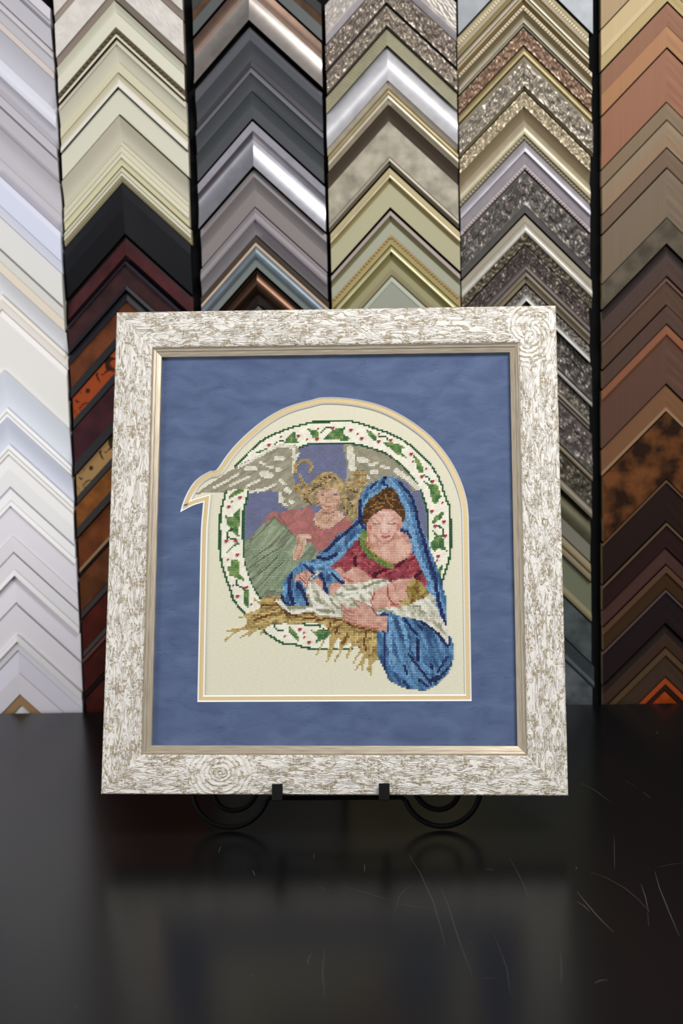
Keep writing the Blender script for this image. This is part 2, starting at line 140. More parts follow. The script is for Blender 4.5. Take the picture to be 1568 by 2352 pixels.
SCR = [(1.0,[(0.2723,1.6218),(0.2744,1.6168),(0.2765,1.6118),(0.2786,1.6068),(0.2807,1.6018),(0.2828,1.5969),(0.2848,1.592),(0.2864,1.5847),(0.288,1.5775),(0.2896,1.5704),(0.2912,1.5634),(0.2928,1.5564),(0.2943,1.5494)]),(0.9,[(0.3378,1.5815),(0.3385,1.5777),(0.3391,1.5739),(0.3398,1.5702),(0.3404,1.5664),(0.341,1.5627),(0.3417,1.559)]),(0.5,[(0.3259,1.6277),(0.3272,1.6234),(0.3284,1.6191),(0.3297,1.6148),(0.3309,1.6106),(0.3322,1.6063),(0.3334,1.6021)]),(0.8,[(0.2338,1.3381),(0.2362,1.3353),(0.2385,1.3326),(0.2408,1.3299),(0.2432,1.3271),(0.2455,1.3244),(0.2478,1.3217),(0.2497,1.3174),(0.2517,1.313),(0.2536,1.3087),(0.2556,1.3045),(0.2575,1.3002),(0.2594,1.296),(0.2605,1.2914),(0.2617,1.2868),(0.2628,1.2823),(0.2639,1.2778),(0.265,1.2733),(0.2661,1.2689),(0.2668,1.2636),(0.2676,1.2584),(0.2683,1.2532),(0.269,1.2481),(0.2698,1.243),(0.2705,1.2379)]),(1.4,[(0.2132,1.2908),(0.2138,1.2862),(0.2144,1.2817),(0.215,1.2773),(0.2156,1.2729),(0.2162,1.2684),(0.2168,1.2641),(0.2177,1.258),(0.2187,1.252),(0.2196,1.246),(0.2205,1.2401),(0.2214,1.2342),(0.2224,1.2284),(0.2236,1.2226),(0.2248,1.2169),(0.226,1.2112),(0.2272,1.2056),(0.2284,1.2),(0.2295,1.1945)]),(1.2,[(0.2087,1.2661),(0.2095,1.2645),(0.2103,1.2629),(0.2111,1.2613),(0.2119,1.2597),(0.2127,1.2581),(0.2135,1.2565),(0.214,1.2539),(0.2146,1.2514),(0.2151,1.2488),(0.2157,1.2462),(0.2162,1.2437),(0.2168,1.2411)]),(1.1,[(0.2767,1.3048),(0.2763,1.2995),(0.2759,1.2942),(0.2755,1.289),(0.275,1.2838),(0.2746,1.2787),(0.2742,1.2736),(0.2734,1.2675),(0.2726,1.2615),(0.2718,1.2555),(0.271,1.2496),(0.2703,1.2438),(0.2695,1.238)]),(1.2,[(0.2967,1.3357),(0.2959,1.3286),(0.2951,1.3215),(0.2943,1.3145),(0.2935,1.3076),(0.2927,1.3007),(0.2919,1.294),(0.2913,1.285),(0.2906,1.2761),(0.29,1.2674),(0.2894,1.2588),(0.2888,1.2502),(0.2881,1.2418),(0.2875,1.2319),(0.2868,1.2221),(0.2862,1.2125),(0.2856,1.2029),(0.285,1.1936),(0.2843,1.1844)]),(0.6,[(0.3017,1.3471),(0.3041,1.3482),(0.3065,1.3493),(0.3089,1.3504),(0.3113,1.3516),(0.3137,1.3527),(0.3161,1.3538),(0.3184,1.3544),(0.3206,1.3549),(0.3228,1.3555),(0.325,1.356),(0.3272,1.3566),(0.3294,1.3571)]),(0.7,[(0.0595,1.4027),(0.0611,1.3932),(0.0626,1.3839),(0.0641,1.3746),(0.0656,1.3655),(0.0671,1.3565),(0.0686,1.3476),(0.07,1.335),(0.0713,1.3227),(0.0727,1.3105),(0.074,1.2986),(0.0753,1.2868),(0.0766,1.2753),(0.0771,1.2649),(0.0775,1.2546),(0.078,1.2445),(0.0785,1.2345),(0.0789,1.2247),(0.0794,1.215),(0.0796,1.2071),(0.0798,1.1993),(0.0801,1.1915),(0.0803,1.1839),(0.0805,1.1763),(0.0807,1.1689)]),(0.7,[(0.0853,1.3125),(0.0861,1.3042),(0.0869,1.2959),(0.0877,1.2878),(0.0884,1.2798),(0.0892,1.2719),(0.0899,1.2641),(0.0903,1.2555),(0.0906,1.2471),(0.0909,1.2387),(0.0913,1.2305),(0.0916,1.2223),(0.0919,1.2143),(0.0923,1.2072),(0.0927,1.2001),(0.093,1.1931),(0.0934,1.1862),(0.0938,1.1793),(0.0941,1.1726),(0.0948,1.1629),(0.0955,1.1534),(0.0962,1.1441),(0.0969,1.1349),(0.0976,1.1258),(0.0982,1.1169)]),(0.5,[(-0.0086,1.3173),(-0.0044,1.314),(-0.0002,1.3107),(0.0039,1.3074),(0.008,1.3041),(0.0121,1.3009),(0.0162,1.2977),(0.0202,1.2941),(0.0242,1.2905),(0.0282,1.287),(0.0322,1.2835),(0.0362,1.28),(0.0401,1.2765)]),(1.3,[(0.1948,1.0964),(0.1958,1.0972),(0.1968,1.098),(0.1979,1.0988),(0.1989,1.0996),(0.1999,1.1004),(0.201,1.1012),(0.2019,1.1014),(0.2029,1.1015),(0.2039,1.1017),(0.2048,1.1018),(0.2058,1.102),(0.2068,1.1021)]),(0.5,[(0.1769,1.159),(0.1763,1.154),(0.1758,1.1489),(0.1752,1.144),(0.1747,1.139),(0.1741,1.1341),(0.1736,1.1293),(0.1726,1.1238),(0.1717,1.1183),(0.1708,1.1129),(0.1699,1.1076),(0.169,1.1023),(0.1682,1.097)]),(1.2,[(0.1341,1.3521),(0.1354,1.3518),(0.1366,1.3514),(0.1379,1.351),(0.1391,1.3506),(0.1403,1.3503),(0.1416,1.3499)]),(1.0,[(0.0145,1.3749),(0.0145,1.3714),(0.0145,1.3679),(0.0145,1.3644),(0.0145,1.3609),(0.0145,1.3575),(0.0145,1.354)]),(0.8,[(0.1005,1.1812),(0.101,1.1811),(0.1014,1.181),(0.1019,1.1809),(0.1024,1.1808),(0.1028,1.1807),(0.1033,1.1806)]),(0.6,[(0.2772,1.4396),(0.2742,1.4233),(0.2712,1.4074),(0.2682,1.3918),(0.2654,1.3765),(0.2625,1.3615),(0.2598,1.3469)]),(0.6,[(0.1606,1.3835),(0.1615,1.3722),(0.1623,1.3612),(0.1631,1.3503),(0.1639,1.3395),(0.1646,1.329),(0.1654,1.3185),(0.1655,1.3111),(0.1656,1.3037),(0.1657,1.2964),(0.1657,1.2892),(0.1658,1.2821),(0.1659,1.275)]),(0.5,[(0.1047,1.1096),(0.1071,1.11),(0.1095,1.1103),(0.1119,1.1106),(0.1143,1.111),(0.1167,1.1113),(0.1191,1.1117)]),(1.0,[(0.4065,1.8227),(0.4073,1.8248),(0.4081,1.8268),(0.4089,1.8289),(0.4097,1.831),(0.4105,1.833),(0.4113,1.8351)]),(0.5,[(0.0389,1.2468),(0.0402,1.2543),(0.0415,1.2619),(0.0429,1.2695),(0.0442,1.2773),(0.0455,1.2851),(0.0469,1.293),(0.0488,1.297),(0.0507,1.3009),(0.0526,1.3049),(0.0545,1.3089),(0.0565,1.3129),(0.0584,1.3169)]),(0.4,[(0.2685,1.238),(0.2675,1.2323),(0.2665,1.2266),(0.2655,1.2209),(0.2645,1.2153),(0.2635,1.2098),(0.2626,1.2043)]),(0.5,[(0.0459,1.2693),(0.0502,1.2674),(0.0544,1.2654),(0.0587,1.2634),(0.0629,1.2614),(0.0672,1.2595),(0.0714,1.2575)]),(0.4,[(0.125,1.1982),(0.1256,1.1859),(0.1261,1.1738),(0.1266,1.1619),(0.1271,1.1502),(0.1277,1.1388),(0.1281,1.1276),(0.1276,1.1194),(0.1271,1.1112),(0.1266,1.1032),(0.1261,1.0953),(0.1256,1.0876),(0.1251,1.0799)]),(1.0,[(0.2229,1.3552),(0.2229,1.3537),(0.2229,1.3522),(0.2229,1.3508),(0.2229,1.3493),(0.2229,1.3478),(0.2229,1.3464)]),(1.1,[(-0.1343,1.4363),(-0.1343,1.4343),(-0.1344,1.4324),(-0.1345,1.4305),(-0.1346,1.4285),(-0.1346,1.4266),(-0.1347,1.4247),(-0.1348,1.4232),(-0.1348,1.4217),(-0.1349,1.4202),(-0.1349,1.4187),(-0.135,1.4172),(-0.1351,1.4158)]),(1.1,[(-0.0974,1.3666),(-0.097,1.365),(-0.0966,1.3634),(-0.0962,1.3618),(-0.0958,1.3602),(-0.0955,1.3586),(-0.0951,1.357),(-0.0948,1.3557),(-0.0946,1.3543),(-0.0943,1.3529),(-0.094,1.3515),(-0.0938,1.3502),(-0.0935,1.3488)]),(0.8,[(-0.0362,1.4091),(-0.0363,1.4062),(-0.0364,1.4033),(-0.0364,1.4003),(-0.0365,1.3974),(-0.0366,1.3945),(-0.0366,1.3917)]),(0.8,[(-0.0347,1.1674),(-0.0352,1.1647),(-0.0357,1.1621),(-0.0363,1.1594),(-0.0368,1.1568),(-0.0373,1.1541),(-0.0378,1.1515),(-0.0375,1.1503),(-0.0373,1.1491),(-0.0371,1.1478),(-0.0369,1.1466),(-0.0367,1.1454),(-0.0365,1.1442)]),(1.2,[(-0.0849,1.1268),(-0.0845,1.1266),(-0.0841,1.1265),(-0.0838,1.1263),(-0.0834,1.1262),(-0.083,1.126),(-0.0827,1.1258)]),(0.5,[(-0.0236,1.1793),(-0.0239,1.1711),(-0.0241,1.163),(-0.0243,1.1551),(-0.0246,1.1472),(-0.0248,1.1395),(-0.025,1.1318),(-0.0246,1.1221),(-0.0241,1.1127),(-0.0237,1.1033),(-0.0232,1.0941),(-0.0228,1.0851),(-0.0224,1.0762)]),(0.8,[(-0.2226,1.0783),(-0.2218,1.0778),(-0.221,1.0774),(-0.2202,1.077),(-0.2194,1.0766),(-0.2186,1.0762),(-0.2178,1.0758)]),(0.5,[(-0.0312,1.317),(-0.0298,1.3156),(-0.0284,1.3141),(-0.0269,1.3126),(-0.0255,1.3112),(-0.0241,1.3097),(-0.0227,1.3082)])]
MATP = [(-169.6,304.3),(-163.0,307.9),(-154.3,312.2),(-144.4,315.1),(-145.9,293.5),(-146.4,263.7),(-146.2,97.2),(146.9,98.2),(146.5,266.7),(146.1,302.4),(143.1,322.3),(136.8,341.3),(127.2,360.4),(113.2,379.7),(96.9,395.6),(74.9,411.2),(52.9,422.3),(30.8,428.8),(8.6,432.2),(-13.7,432.8),(-26.0,430.1),(-44.9,425.2),(-61.5,418.5),(-78.1,408.4),(-94.7,394.9),(-108.9,380.9),(-119.8,367.4),(-130.1,352.2),(-137.3,350.6),(-147.2,345.0),(-154.8,338.4),(-161.3,328.3),(-166.6,316.0)]
# stitched regions traced on the cloth, millimetres from the middle of the frame's lower edge
EMB = [
['P','w','V','d9d6c6 dedccc',[6,6,0],[(-110.1,356.2),(-103.5,363.5),(-93.7,373.6),(-82.7,383.7),(-71.6,390.4),(-60.5,394.8),(-49.4,399.3),(-38.3,402.0),(-26.1,405.3),(-4.1,405.9),(17.3,406.3),(28.4,403.5),(39.5,399.4),(52.7,394.7),(63.8,390.1),(74.8,384.3),(85.7,376.3),(96.6,366.0),(106.4,354.7),(114.0,342.3),(118.2,331.0),(121.4,319.9),(125.6,309.8),(126.7,292.1),(126.7,262.6),(126.6,267.4),(125.0,250.9),(121.6,240.0),(116.6,226.9),(52.2,159.0),(31.7,155.8),(-12.4,154.3),(-22.3,154.3),(-33.1,156.0),(-42.8,159.2),(-53.7,159.8),(-60.2,163.0),(-70.1,169.0),(-77.7,175.5),(-90.4,186.4),(-97.6,194.1),(-104.3,200.6),(-110.4,209.4),(-113.9,220.4),(-117.9,231.4),(-122.0,243.5),(-124.9,255.7),(-125.7,269.0),(-126.1,290.6),(-125.3,306.2),(-122.2,318.5),(-120.2,327.5)]],
['P','w','H','1c3474 243c80 30488c',[6,6,0],[(-41.4,375.3),(-28.2,380.8),(-4.0,380.9),(-13.6,381.3),(16.2,380.9),(28.4,378.6),(39.4,375.6),(52.7,371.0),(63.7,364.1),(74.6,355.0),(83.3,344.8),(89.8,335.8),(95.2,326.8),(97.4,319.0),(100.6,308.9),(102.1,297.8),(102.4,262.7),(84.6,202.1),(30.6,202.3),(-54.1,202.6),(-79.3,208.2),(-83.7,214.8),(-88.2,222.4),(-91.6,231.2),(-96.2,244.5),(-98.5,255.5),(-99.8,264.0),(-100.2,293.8),(-99.9,309.4),(-96.7,318.3),(-94.7,328.4),(-66.8,360.8)]],
['S','w','F','34603c 3e6c44',2.4,[(-110.1,356.2),(-103.5,363.5),(-93.7,373.6),(-82.7,383.7),(-71.6,390.4),(-60.5,394.8),(-49.4,399.3),(-38.3,402.0),(-26.1,405.3),(-4.1,405.9),(17.3,406.3),(28.4,403.5),(39.5,399.4),(52.7,394.7),(63.8,390.1),(74.8,384.3),(85.7,376.3),(96.6,366.0),(106.4,354.7),(114.0,342.3),(118.2,331.0),(121.4,319.9),(125.6,309.8),(126.7,292.1),(126.7,262.6),(126.6,267.4),(125.0,250.9),(121.6,240.0),(116.6,226.9)]],
['S','w','F','34603c 3e6c44',2.4,[(-125.7,269.0),(-124.9,255.7),(-122.0,243.5),(-117.9,231.4),(-113.9,220.4),(-110.4,209.4),(-104.3,200.6),(-97.6,194.1),(-90.4,186.4)]],
['S','w','F','34603c 3e6c44',2.4,[(-120.2,327.5),(-122.2,318.5),(-125.3,306.2),(-126.1,290.6),(-125.7,264.1)]],
['S','w','F','34603c 3e6c44',2.4,[(-84.3,177.7),(-77.7,175.5),(-70.1,169.0),(-60.2,163.0),(-53.7,159.8),(-42.8,159.2),(-33.1,156.0),(-22.3,154.3),(-3.1,154.3)]],
['S','w','F','34603c 3e6c44',2.4,[(-12.4,154.3),(19.9,154.2)]],
['S','w','F','34603c 3e6c44',2.2,[(-13.6,381.3),(16.2,380.9),(28.4,378.6),(39.4,375.6),(52.7,371.0),(63.7,364.1),(74.6,355.0),(83.3,344.8),(89.8,335.8),(95.2,326.8),(97.4,319.0),(100.6,308.9),(102.1,297.8),(102.4,262.7)]],
['S','w','F','34603c 3e6c44',2.2,[(-94.7,328.4),(-96.7,318.3),(-99.9,309.4),(-100.2,293.8),(-99.8,264.0),(-98.5,255.5),(-96.2,244.5),(-91.6,231.2),(-88.2,222.4),(-83.7,214.8),(-79.3,208.2)]],
['S','w','F','34603c 3e6c44',2.2,[(-41.4,375.3),(-28.2,380.8),(-4.0,380.9)]],
['P','w','F','4c7850 608a54 7c9c60 98ac70',[4,4,0],[(-57.0,382.3),(-52.7,387.9),(-47.1,394.1),(-42.7,395.2),(-43.8,390.1),(-41.5,384.4),(-37.0,381.5),(-44.8,381.0),(-50.4,381.1)]],
['P','w','F','4c7850 608a54 7c9c60 98ac70',[4,4,0],[(-31.6,399.6),(-24.9,396.7),(-19.4,396.7),(-17.1,389.8),(-18.2,385.3),(-23.8,387.6),(-28.2,394.5)]],
['P','w','F','4c7850 608a54 7c9c60 98ac70',[4,4,0],[(-88.0,370.1),(-84.8,373.5),(-78.1,375.7),(-71.4,377.3),(-78.1,373.4),(-83.6,371.2)]],
['P','w','F','4c7850 608a54 7c9c60 98ac70',[4,4,0],[(-118.3,318.5),(-115.1,325.2),(-106.3,330.8),(-99.7,330.7),(-100.8,327.9),(-108.5,324.0)]],
['P','w','F','4c7850 608a54 7c9c60 98ac70',[4,4,0],[(-121.9,302.3),(-118.0,299.5),(-112.5,299.4),(-108.1,305.0),(-104.3,308.3),(-103.5,293.8),(-105.6,284.9),(-104.4,277.1),(-110.0,280.5),(-114.5,286.1),(-117.9,291.7),(-119.1,297.2)]],
['P','w','F','4c7850 608a54 7c9c60 98ac70',[4,4,0],[(-105.4,272.7),(-110.9,268.3),(-115.2,264.1),(-118.4,258.9),(-114.1,262.2),(-109.7,266.6),(-104.3,268.8)]],
['P','w','F','4c7850 608a54 7c9c60 98ac70',[4,4,0],[(-13.7,385.2),(-11.5,386.3),(-4.8,394.2),(1.8,398.7),(8.5,398.6),(14.0,402.0),(9.6,395.2),(10.7,390.6),(19.6,384.9),(8.5,383.9),(-1.5,386.2)]],
['P','w','F','4c7850 608a54 7c9c60 98ac70',[4,4,0],[(33.9,397.2),(41.7,393.7),(47.2,386.8),(43.9,382.4),(38.4,388.1)]],
['P','w','F','4c7850 608a54 7c9c60 98ac70',[4,4,0],[(52.7,381.7),(63.7,381.0),(70.3,379.8),(78.0,375.8),(73.6,373.0),(74.7,369.6),(79.0,363.9),(68.1,368.5),(61.5,374.3),(54.9,380.0)]],
['P','w','F','4c7850 608a54 7c9c60 98ac70',[4,4,0],[(86.8,366.7),(92.2,363.8),(96.5,354.8),(97.6,345.8),(92.1,348.1),(89.4,357.1)]],
['P','w','F','4c7850 608a54 7c9c60 98ac70',[4,4,0],[(97.5,337.9),(107.3,333.4),(112.8,333.3),(117.0,319.9),(110.4,311.1),(106.1,316.7),(104.0,328.9)]],
['P','w','F','4c7850 608a54 7c9c60 98ac70',[4,4,0],[(120.3,305.0),(118.1,297.6),(112.2,292.5),(107.9,288.8),(107.2,292.5),(109.4,298.4),(115.2,301.3)]],
['P','w','F','4c7850 608a54 7c9c60 98ac70',[4,4,0],[(105.6,285.2),(112.1,279.2),(119.3,273.3),(119.9,264.5),(124.2,258.6),(114.1,263.1),(109.0,258.7),(105.5,262.4),(105.5,269.7),(109.9,275.6)]],
['P','w','F','4c7850 608a54 7c9c60 98ac70',[4,4,0],[(108.7,239.0),(117.4,244.4),(116.2,234.6),(115.1,230.2),(108.6,234.6)]],
['P','w','F','4c7850 608a54 7c9c60 98ac70',[4,4,0],[(-112.8,252.3),(-105.1,251.1),(-102.8,244.5),(-103.7,236.8),(-95.9,226.9),(-105.8,231.3),(-114.7,234.7),(-117.0,243.5),(-112.7,244.6)]],
['P','w','F','4c7850 608a54 7c9c60 98ac70',[4,4,0],[(-99.1,219.2),(-93.6,219.2),(-92.8,198.4),(-97.7,202.8)]],
['S','w','F','34603c 3e6c44',1.8,[(-67.0,379.0),(-64.8,383.5),(-57.1,384.0)]],
['S','w','F','34603c 3e6c44',1.8,[(-14.9,393.2),(-10.5,398.8),(-4.1,398.8)]],
['S','w','F','34603c 3e6c44',1.8,[(-116.5,273.8),(-117.7,281.6),(-112.3,286.0)]],
['S','w','F','34603c 3e6c44',1.8,[(48.8,388.0),(57.1,387.9),(59.3,383.3)]],
['S','w','F','34603c 3e6c44',1.8,[(97.6,344.7),(104.1,341.2),(105.2,336.7)]],
['S','w','F','34603c 3e6c44',1.8,[(112.9,288.1),(118.7,283.6),(118.6,277.7),(115.7,275.6)]],
['S','w','F','34603c 3e6c44',1.8,[(-105.8,230.2),(-105.7,223.6),(-98.0,219.2)]],
['S','w','F','34603c 3e6c44',1.8,[(-115.4,276.1),(-107.6,273.8)]],
['P','w','H','3a3a5c 44507c',[6,6,0],[(100.2,260.9),(103.4,256.5),(105.5,249.9),(103.3,249.9),(100.2,260.9)]],
['P','a','H','6c6854 807a66 948e78',[14,3,0.6],[(-154.5,324.4),(-144.1,332.2),(-131.0,341.1),(-115.6,351.1),(-100.2,361.2),(-85.8,367.8),(-75.8,372.3),(-67.0,379.0),(-55.9,381.1),(-44.8,379.9),(-40.3,375.3),(-39.7,367.4),(-44.6,360.6),(-46.2,351.6),(-44.5,342.6),(-43.3,335.8),(-39.9,329.1),(-32.1,317.8),(-28.8,309.9),(-46.3,305.6),(-56.3,310.2),(-61.9,318.0),(-62.0,327.0),(-70.9,328.2),(-86.3,326.1),(-93.0,328.4),(-95.2,330.1),(-108.6,330.8),(-121.8,327.5),(-136.3,327.1),(-144.0,327.7),(-151.8,324.4)]],
['P','a','H','6c6854 807a66 948e78',[14,3,-0.6],[(8.5,378.2),(12.9,380.4),(27.3,377.4),(39.4,374.5),(52.7,369.8),(63.7,362.9),(74.6,353.8),(83.3,343.7),(89.8,334.6),(94.7,326.8),(85.4,325.8),(81.1,334.7),(70.2,341.5),(63.6,342.7),(57.0,343.3),(48.2,339.5),(39.4,331.7),(30.6,328.5),(11.9,337.6),(14.1,353.3),(13.0,362.3)]],
['S','a','F','dedccc eae8de',4.5,[(-67.0,378.4),(-55.9,378.9),(-44.8,376.5),(-45.8,366.3)]],
['S','a','F','dedccc eae8de',3.2,[(-91.3,363.4),(-67.0,376.7)]],
['S','a','F','dedccc eae8de',3.2,[(-134.1,331.6),(-106.6,346.5)]],
['S','a','F','dedccc eae8de',3.2,[(-115.3,334.2),(-94.3,344.2)]],
['S','a','F','dedccc eae8de',3.2,[(-97.5,332.9),(-83.2,339.6)]],
['S','a','F','dedccc eae8de',3.2,[(-85.2,327.2),(-66.5,334.3)]],
['S','a','F','dedccc eae8de',3.2,[(-59.9,339.4),(-54.3,334.8)]],
['S','a','F','dedccc eae8de',3.2,[(-82.4,360.4),(-77.9,357.6)]],
['S','a','F','dedccc eae8de',3.2,[(-74.5,355.3),(-67.8,354.6)]],
['S','a','F','dedccc eae8de',6,[(-96.7,353.2),(-88.9,353.1)]],
['S','a','F','dedccc eae8de',6,[(-64.6,364.8),(-58.0,364.7)]],
['S','a','F','dedccc eae8de',6,[(-53.2,329.2),(-49.8,326.9)]],
['S','a','F','dedccc eae8de',6,[(-62.3,351.8),(-61.7,351.2)]],
['S','a','F','dedccc eae8de',3.4,[(-106.7,354.4),(-85.8,366.1),(-67.0,376.7)]],
['S','a','F','dedccc eae8de',3.4,[(-93.0,327.3),(-77.5,329.4),(-65.4,334.9)]],
['S','a','F','dedccc eae8de',3.4,[(-59.8,324.7),(-59.7,315.8),(-53.0,311.3)]],
['S','a','F','dedccc eae8de',3.4,[(-40.3,369.6),(-45.7,358.4),(-45.6,349.4)]],
['S','a','F','dedccc eae8de',8.5,[(-78.8,346.8),(-72.2,345.1)]],
['S','a','F','dedccc eae8de',6,[(-58.6,319.1),(-58.0,318.6)]],
['S','a','F','dedccc eae8de',6,[(-47.5,315.7),(-47.0,315.1)]],
['S','a','F','dedccc eae8de',8,[(16.8,374.1),(19.6,352.1)]],
['S','a','F','dedccc eae8de',6.5,[(26.8,362.2),(35.0,361.0)]],
['S','a','F','dedccc eae8de',6.5,[(42.2,348.0),(45.5,347.9)]],
['S','a','F','dedccc eae8de',6.5,[(68.0,348.9),(80.0,340.3),(90.9,330.2)]],
['S','a','F','dedccc eae8de',4,[(39.4,356.4),(46.0,357.5)]],
['S','a','F','dedccc eae8de',4,[(51.5,354.6),(59.2,352.3)]],
['S','a','F','dedccc eae8de',4,[(33.9,343.0),(37.8,341.8)]],
['P','a','H','842434 98303e ac4450',[5,3,0.8],[(-80.3,289.2),(-78.2,293.6),(-72.8,302.5),(-66.2,304.7),(-64.9,304.5),(-61.5,303.0),(-50.4,306.3),(-37.5,306.2),(-27.3,310.5),(-21.3,303.5),(-23.8,294.9),(-20.3,287.9),(-11.8,283.6),(12.0,299.8),(13.8,296.3),(24.8,294.5),(27.4,291.1),(18.0,284.2),(5.3,277.4),(-4.9,267.2),(-11.6,259.5),(-16.7,258.7),(-25.3,267.3),(-32.2,274.2),(-42.4,277.7),(-51.9,286.4),(-59.7,293.4),(-66.6,299.5),(-75.1,293.5),(-80.2,288.4)]],
['P','a','H','3c5040 5c7458 708868 88a080',[18,2.5,0.9],[(-66.6,298.7),(-59.7,293.4),(-51.9,286.4),(-42.4,277.7),(-38.9,267.4),(-25.3,270.7),(-16.7,258.7),(-20.1,253.5),(-7.2,239.4),(-38.0,246.7),(-45.9,240.1),(-53.1,230.7),(-56.7,221.9),(-57.7,212.4),(-58.6,212.5),(-76.0,212.5),(-80.4,211.5),(-88.2,222.4),(-91.6,231.2),(-96.2,244.5),(-98.5,255.5),(-98.8,270.4),(-80.3,289.2)]],
['P','a','F','8a9c80 98a88c a4b498',[16,3,0.9],[(-92.0,262.1),(-65.7,265.3),(-49.2,258.5),(-45.8,240.9),(-56.5,222.3),(-58.6,215.7),(-69.5,216.9),(-76.3,232.3),(-80.8,241.1),(-85.4,255.4)]],
['S','a','H','2c3c2c 46583f',1.8,[(-96.1,240.1),(-76.6,254.3),(-54.8,267.4)]],
['S','a','H','2c3c2c 46583f',1.8,[(-90.5,230.1),(-76.4,240.0),(-62.3,254.2)]],
['S','a','H','2c3c2c 46583f',1.8,[(-83.8,220.2),(-67.6,237.7),(-54.6,249.7)]],
['S','a','H','2c3c2c 46583f',1.8,[(-92.2,271.5),(-74.8,288.0),(-66.1,298.0)]],
['S','a','H','2c3c2c 46583f',1.8,[(-72.3,263.8),(-54.9,282.3)]],
['S','a','H','2c3c2c 46583f',1.8,[(-87.5,254.3),(-70.1,266.4)]],
['P','a','H','4c3418 745c30 94783c b89c60',[3,3,0.7],[(-43.8,336.8),(-39.5,336.7),(-32.6,333.2),(-25.8,338.4),(-20.7,344.4),(-12.1,349.6),(-3.5,349.5),(3.4,346.0),(10.2,338.9),(13.7,338.0),(19.6,344.9),(26.5,351.0),(33.3,350.1),(35.9,340.4),(37.6,337.8),(34.2,330.9),(28.2,324.0),(26.5,310.1),(25.7,298.0),(20.6,292.0),(13.8,296.3),(12.0,301.5),(5.2,305.0),(-25.6,311.4),(-32.5,314.0),(-37.7,322.8),(-43.7,326.3),(-45.0,331.6)]],
['S','a','F','a08850 b89c60 ccb27c',3.2,[(-43.9,348.2),(-43.1,356.9),(-36.3,361.7),(-29.4,361.2),(-25.0,355.0),(-27.6,348.9)]],
['S','a','F','a08850 b89c60 ccb27c',3.2,[(-38.7,345.5),(-36.1,339.3),(-32.6,334.9)]],
['S','a','F','a08850 b89c60 ccb27c',3.2,[(-42.9,331.5),(-37.8,335.0),(-40.3,327.1)]],
['S','a','F','a08850 b89c60 ccb27c',3.2,[(20.5,345.8),(26.5,348.4),(33.3,346.6)]],
['S','a','F','a08850 b89c60 ccb27c',3.2,[(24.8,337.9),(32.5,337.0)]],
['S','a','F','6c5430 c4a870',2.6,[(-21.5,336.6),(-6.9,343.4),(1.7,341.6)]],
['S','a','F','6c5430 c4a870',2.6,[(-32.5,324.5),(-20.6,331.3),(-10.3,336.5)]],
['S','a','F','6c5430 c4a870',2.6,[(13.7,331.0),(24.8,325.7)]],
['S','a','F','6c5430 c4a870',2.6,[(15.4,318.8),(22.3,304.9)]],
['S','a','F','6c5430 c4a870',2.6,[(-32.5,319.2),(-25.6,314.0)]],
['S','a','F','6c5430 c4a870',2.6,[(10.3,308.5),(16.3,301.5)]],
['P','a','F','c4a088 d0ae98 d8bca8 e0c8b8',[6,4,0],[(-21.3,301.8),(-15.3,306.1),(0.1,306.0),(8.6,303.3),(11.2,298.9),(5.2,292.9),(-3.3,286.1),(-11.8,283.6),(-20.3,287.9),(-22.9,294.9)]],
['P','a','F','c4a088 d0ae98 d8bca8 e0c8b8',[6,4,0],[(-20.1,324.4),(-15.4,327.8),(-6.9,331.2),(-0.0,329.4),(5.1,324.1),(6.4,317.2),(4.3,308.5),(-0.8,303.4),(-5.9,301.7),(-11.9,304.3),(-17.0,310.4),(-20.1,316.5)]],
['P','a','F','c4a088 d0ae98 d8bca8 e0c8b8',[5,5,0],[(-41.6,277.7),(-32.2,280.3),(-24.5,277.6),(-25.3,274.2),(-29.6,273.3),(-31.3,267.3),(-32.9,258.8),(-38.8,251.9),(-44.7,250.2),(-45.7,257.1),(-42.3,267.4)]],
['S','a','F','b48c78',1.6,[(-18.8,319.1),(-15.3,310.4),(-9.3,303.4)]],
['S','a','F','b48c78',1.6,[(5.2,313.7),(1.8,305.9)]],
['S','a','F','b48c78',1.6,[(-12.7,302.6),(-0.8,303.4)]],
['P','s','F','8c7048 a8905c bca870 ccb880 d8c890',[9,2,0.25],[(-97.6,191.9),(-78.0,198.4),(-81.4,206.0),(-76.0,211.4),(-58.6,211.9),(-49.7,196.1),(-36.6,191.7),(-29.0,193.8),(-17.1,189.4),(-3.2,189.4),(10.1,187.2),(17.7,180.7),(33.9,177.4),(46.8,174.1),(46.8,142.9),(41.4,140.8),(32.8,148.3),(23.1,159.1),(14.5,163.4),(3.7,167.7),(-6.0,171.0),(-4.0,172.1),(-10.5,180.7),(-21.4,181.9),(-43.0,180.8),(-64.8,180.9),(-75.6,177.7),(-88.6,177.7),(-97.3,176.7),(-93.1,185.3)]],
['S','s','F','bca468 c8b47c d4c48c',1.75,[(-95.2,176.7),(-115.8,174.6)]],
['S','s','F','bca468 c8b47c d4c48c',1.75,[(-97.4,177.8),(-108.2,172.4),(-117.8,163.7)]],
['S','s','F','bca468 c8b47c d4c48c',1.75,[(-86.4,175.6),(-101.5,166.9)]],
['S','s','F','bca468 c8b47c d4c48c',1.75,[(-81.0,177.7),(-91.8,169.1)]],
['S','s','F','bca468 c8b47c d4c48c',1.75,[(-75.6,175.5),(-79.8,170.1)]],
['S','s','F','bca468 c8b47c d4c48c',1.75,[(-91.0,193.0),(-104.0,187.6)]],
['S','s','F','bca468 c8b47c d4c48c',1.75,[(-79.2,202.7),(-86.9,208.2)]],
['S','s','F','bca468 c8b47c d4c48c',1.75,[(3.7,169.9),(-1.7,153.8),(-7.0,140.9)]],
['S','s','F','bca468 c8b47c d4c48c',1.75,[(14.5,165.6),(1.6,141.9)]],
